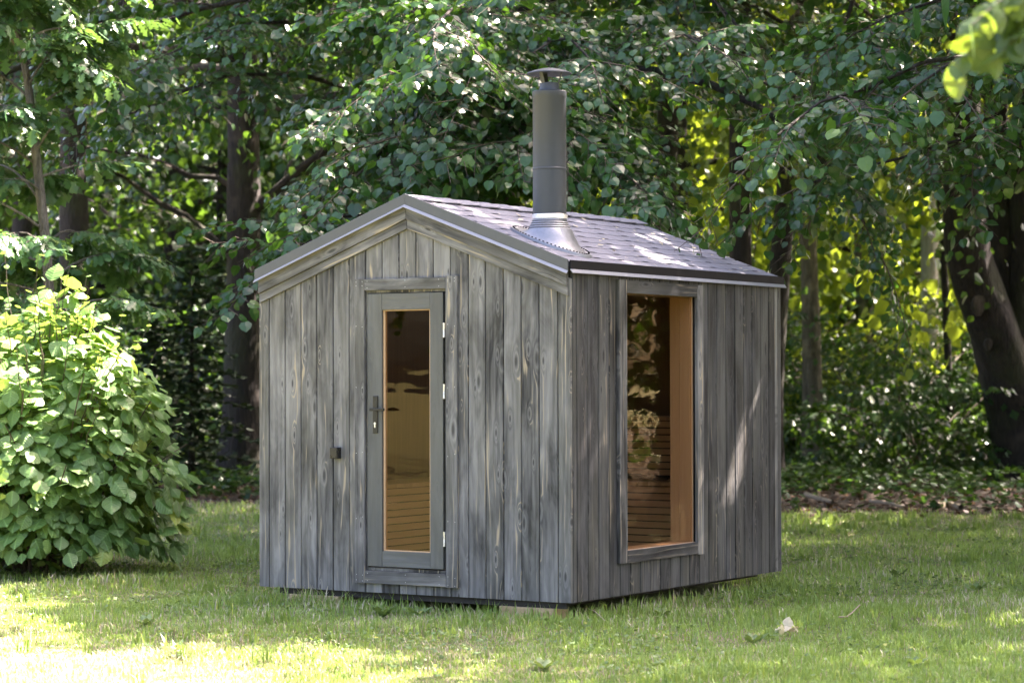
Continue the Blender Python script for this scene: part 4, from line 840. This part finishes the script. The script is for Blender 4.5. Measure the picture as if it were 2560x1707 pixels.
# dandelion-like rosettes: things one could lift out singly
ros = [(880, 1420, 'by the cabin base below the door hinge side'), (965, 1418, 'by the cabin base right of the door'), (400, 1500, 'at the lower left beside the sunny patch'), (330, 1440, 'in the grass between bush and sunny patch'), (2060, 1330, 'on the open lawn right of the cabin'), (2240, 1360, 'rightmost on the upper lawn'), (1730, 1480, 'just left of the clump of dead leaves'), (2100, 1530, 'at the lower right of the lawn'), (1250, 1540, 'at the bottom middle of the lawn'), (1520, 1420, 'in the grass below the side window')]
for i, (xd, yd, _) in enumerate(ros):
    dr_ = (FW + (xd*1.08844-1280)/FPX*RT - (yd*1.08844-853.5)/FPX*UP); g = CAM + dr_*(-CAM[2]/dr_[2]); m = 9; t = np.arange(m)*2.399; up = rng.uniform(.25, 1.0)
    aa = np.stack([np.cos(t), np.sin(t), np.full(m, up)], 1); Lr = mkleaves(np.repeat(g[None], m, 0)*[1, 1, 0]+np.array([0, 0, .01]), aa, np.array([0, 0, 1.0])+rng.normal(0, .2, (m, 3)), rng.uniform(.06, .13, m)); TT = (OAK[0]*np.array([.75, 1, 1]), OAK[1])
    tag(obj('weed_rosette', leaf_mesh('weed_rosette', Lr, TT, M['clover'])), 'broad-leaved weed rosette '+_, 'weed', 'weed rosettes in the lawn')
# leaf litter and low plants on the forest floor
n = 26000; d = rng.uniform(26.5, 46, n); l = rng.uniform(-11, 11, n); m = d > edge_depth(l)-rng.random(n)**3*2.0; d, l = d[m], l[m]; p = CAM[:2]+f2*d[:, None]+r2*l[:, None]; k = len(p)
t = rng.uniform(0, 6.28, k); aa = np.stack([np.cos(t), np.sin(t), rng.normal(.1, .25, k)], 1)
tag(obj('leaf_litter', leaf_mesh('leaf_litter', mkleaves(np.concatenate([p, rng.uniform(.008, .05, (k, 1))], 1), aa, np.array([0, 0, 1.0])+rng.normal(0, .35, (k, 3)), rng.uniform(.05, .10, k)), MID, M['litter'])), 'brown fallen leaves covering the forest floor', 'leaf litter', kind='stuff')
n = 8000; d = rng.uniform(27, 44, n); l = rng.uniform(-11, 11, n); m = (d > edge_depth(l)+.2); p = CAM[:2]+f2*d[:, None]+r2*l[:, None]; m &= vnoise(p, 1.2, 41)+.12*(d-30) > .1; p = p[m]; k = len(p); LL = []
for j in range(5):
    t = rng.uniform(0, 6.28, k); aa = np.stack([np.cos(t), np.sin(t), rng.normal(.05, .3, k)], 1); LL.append(mkleaves(np.concatenate([p+rng.normal(0, .05, (k, 2)), rng.uniform(.05, .34, (k, 1))], 1), aa, np.array([0, 0, 1.0])+rng.normal(0, .35, (k, 3)), rng.uniform(.06, .12, k)))
tag(obj('low_plants', leaf_mesh('low_plants', cat(LL), MID, M['shrub'])), 'low leafy plants covering the forest floor', 'ground cover', kind='stuff')
# sticks, twig, dry leaf clump
def ground(xd, yd, z=0.0):
    dr_ = (FW + (xd*1.08844-1280)/FPX*RT - (yd*1.08844-853.5)/FPX*UP); return CAM + dr_*((z-CAM[2])/dr_[2])
def stick(name, label, pts, r, cat_='branch'):
    P = np.array([ground(x, y, .02)+np.array([0, 0, dz]) for x, y, dz in pts]); R_ = np.linspace(r, r*.7, len(P)); tag(MB().tube(P, R_, 8).obj(name, M['stick'], None, smooth=True), label, cat_)
stick('fallen_branch', 'pale broken branch lying behind the right cabin corner', [(1852, 1146, .06), (1880, 1153, .05), (1912, 1160, .04)], .035)
stick('fallen_branch', 'short thick dead branch on the forest floor at the right', [(2150, 1173, .05), (2180, 1170, .06), (2208, 1175, .05)], .05)
stick('fallen_branch', 'thin grey branch in the litter right of the cabin', [(2000, 1160, .05), (2045, 1165, .05), (2075, 1172, .04)], .025)
stick('twig', 'small curved twig lying on the lawn right of the cabin', [(1925, 1424, .02), (1945, 1423, .02), (1958, 1416, .03), (1975, 1406, .05)], .006, 'twig')
stick('grass_stalk', 'long pale dry stalk lying on the lawn before the cabin corner', [(1335, 1400, .02), (1365, 1420, .05), (1390, 1436, .03)], .003, 'stalk')
g = ground(1812, 1458); m = 11; aa = nrm(rng.normal(0, 1, (m, 3))*np.array([1, 1, .5])+np.array([0, 0, .4])); q = mkleaves(g+rng.normal(0, .03, (m, 3))*np.array([1, 1, .2])+np.array([0, 0, .035]), aa, np.array([0, 0, 1.0])+rng.normal(0, .6, (m, 3)), rng.uniform(.04, .075, m)); q['r'][:] = 1
tag(obj('dry_leaves', leaf_mesh('dry_leaves', q, ROUND, M['straw'])), 'small clump of pale curled dead leaves on the right lawn', 'dead leaves')
# blossom scales and dead leaves caught on the roof
n = 40; u = rng.uniform(.15, SL-.03, n); v = rng.uniform(.6, D-.1, n); pr = np.stack([-1.26+u*math.cos(TH)+.012*math.sin(TH), v, AP-u*math.sin(TH)+.012*math.cos(TH)], 1); t = rng.uniform(0, 6.28, n)
q = mkleaves(pr, np.stack([np.cos(t), np.sin(t), -np.cos(t)*KS+.15], 1), np.array([KS, 0, 1.0])+rng.normal(0, .25, (n, 3)), rng.uniform(.015, .05, n)); q['r'] = np.clip(q['r']+.3, 0, 1)
tag(obj('roof_debris', leaf_mesh('roof_debris', q, MID, M['straw'])), 'pale fallen blossom scales and bits on the roof shingles', 'debris', kind='stuff')
for o in bpy.data.objects:
    if '_b' in o: del o['_b']
print('COUNTS', COUNT)
print('TRIS', sum(sum(len(p.vertices)-2 for p in me.polygons)*me.users for me in bpy.data.meshes if len(me.polygons) < 3000) + sum(len(me.polygons)*me.users for me in bpy.data.meshes if len(me.polygons) >= 3000))
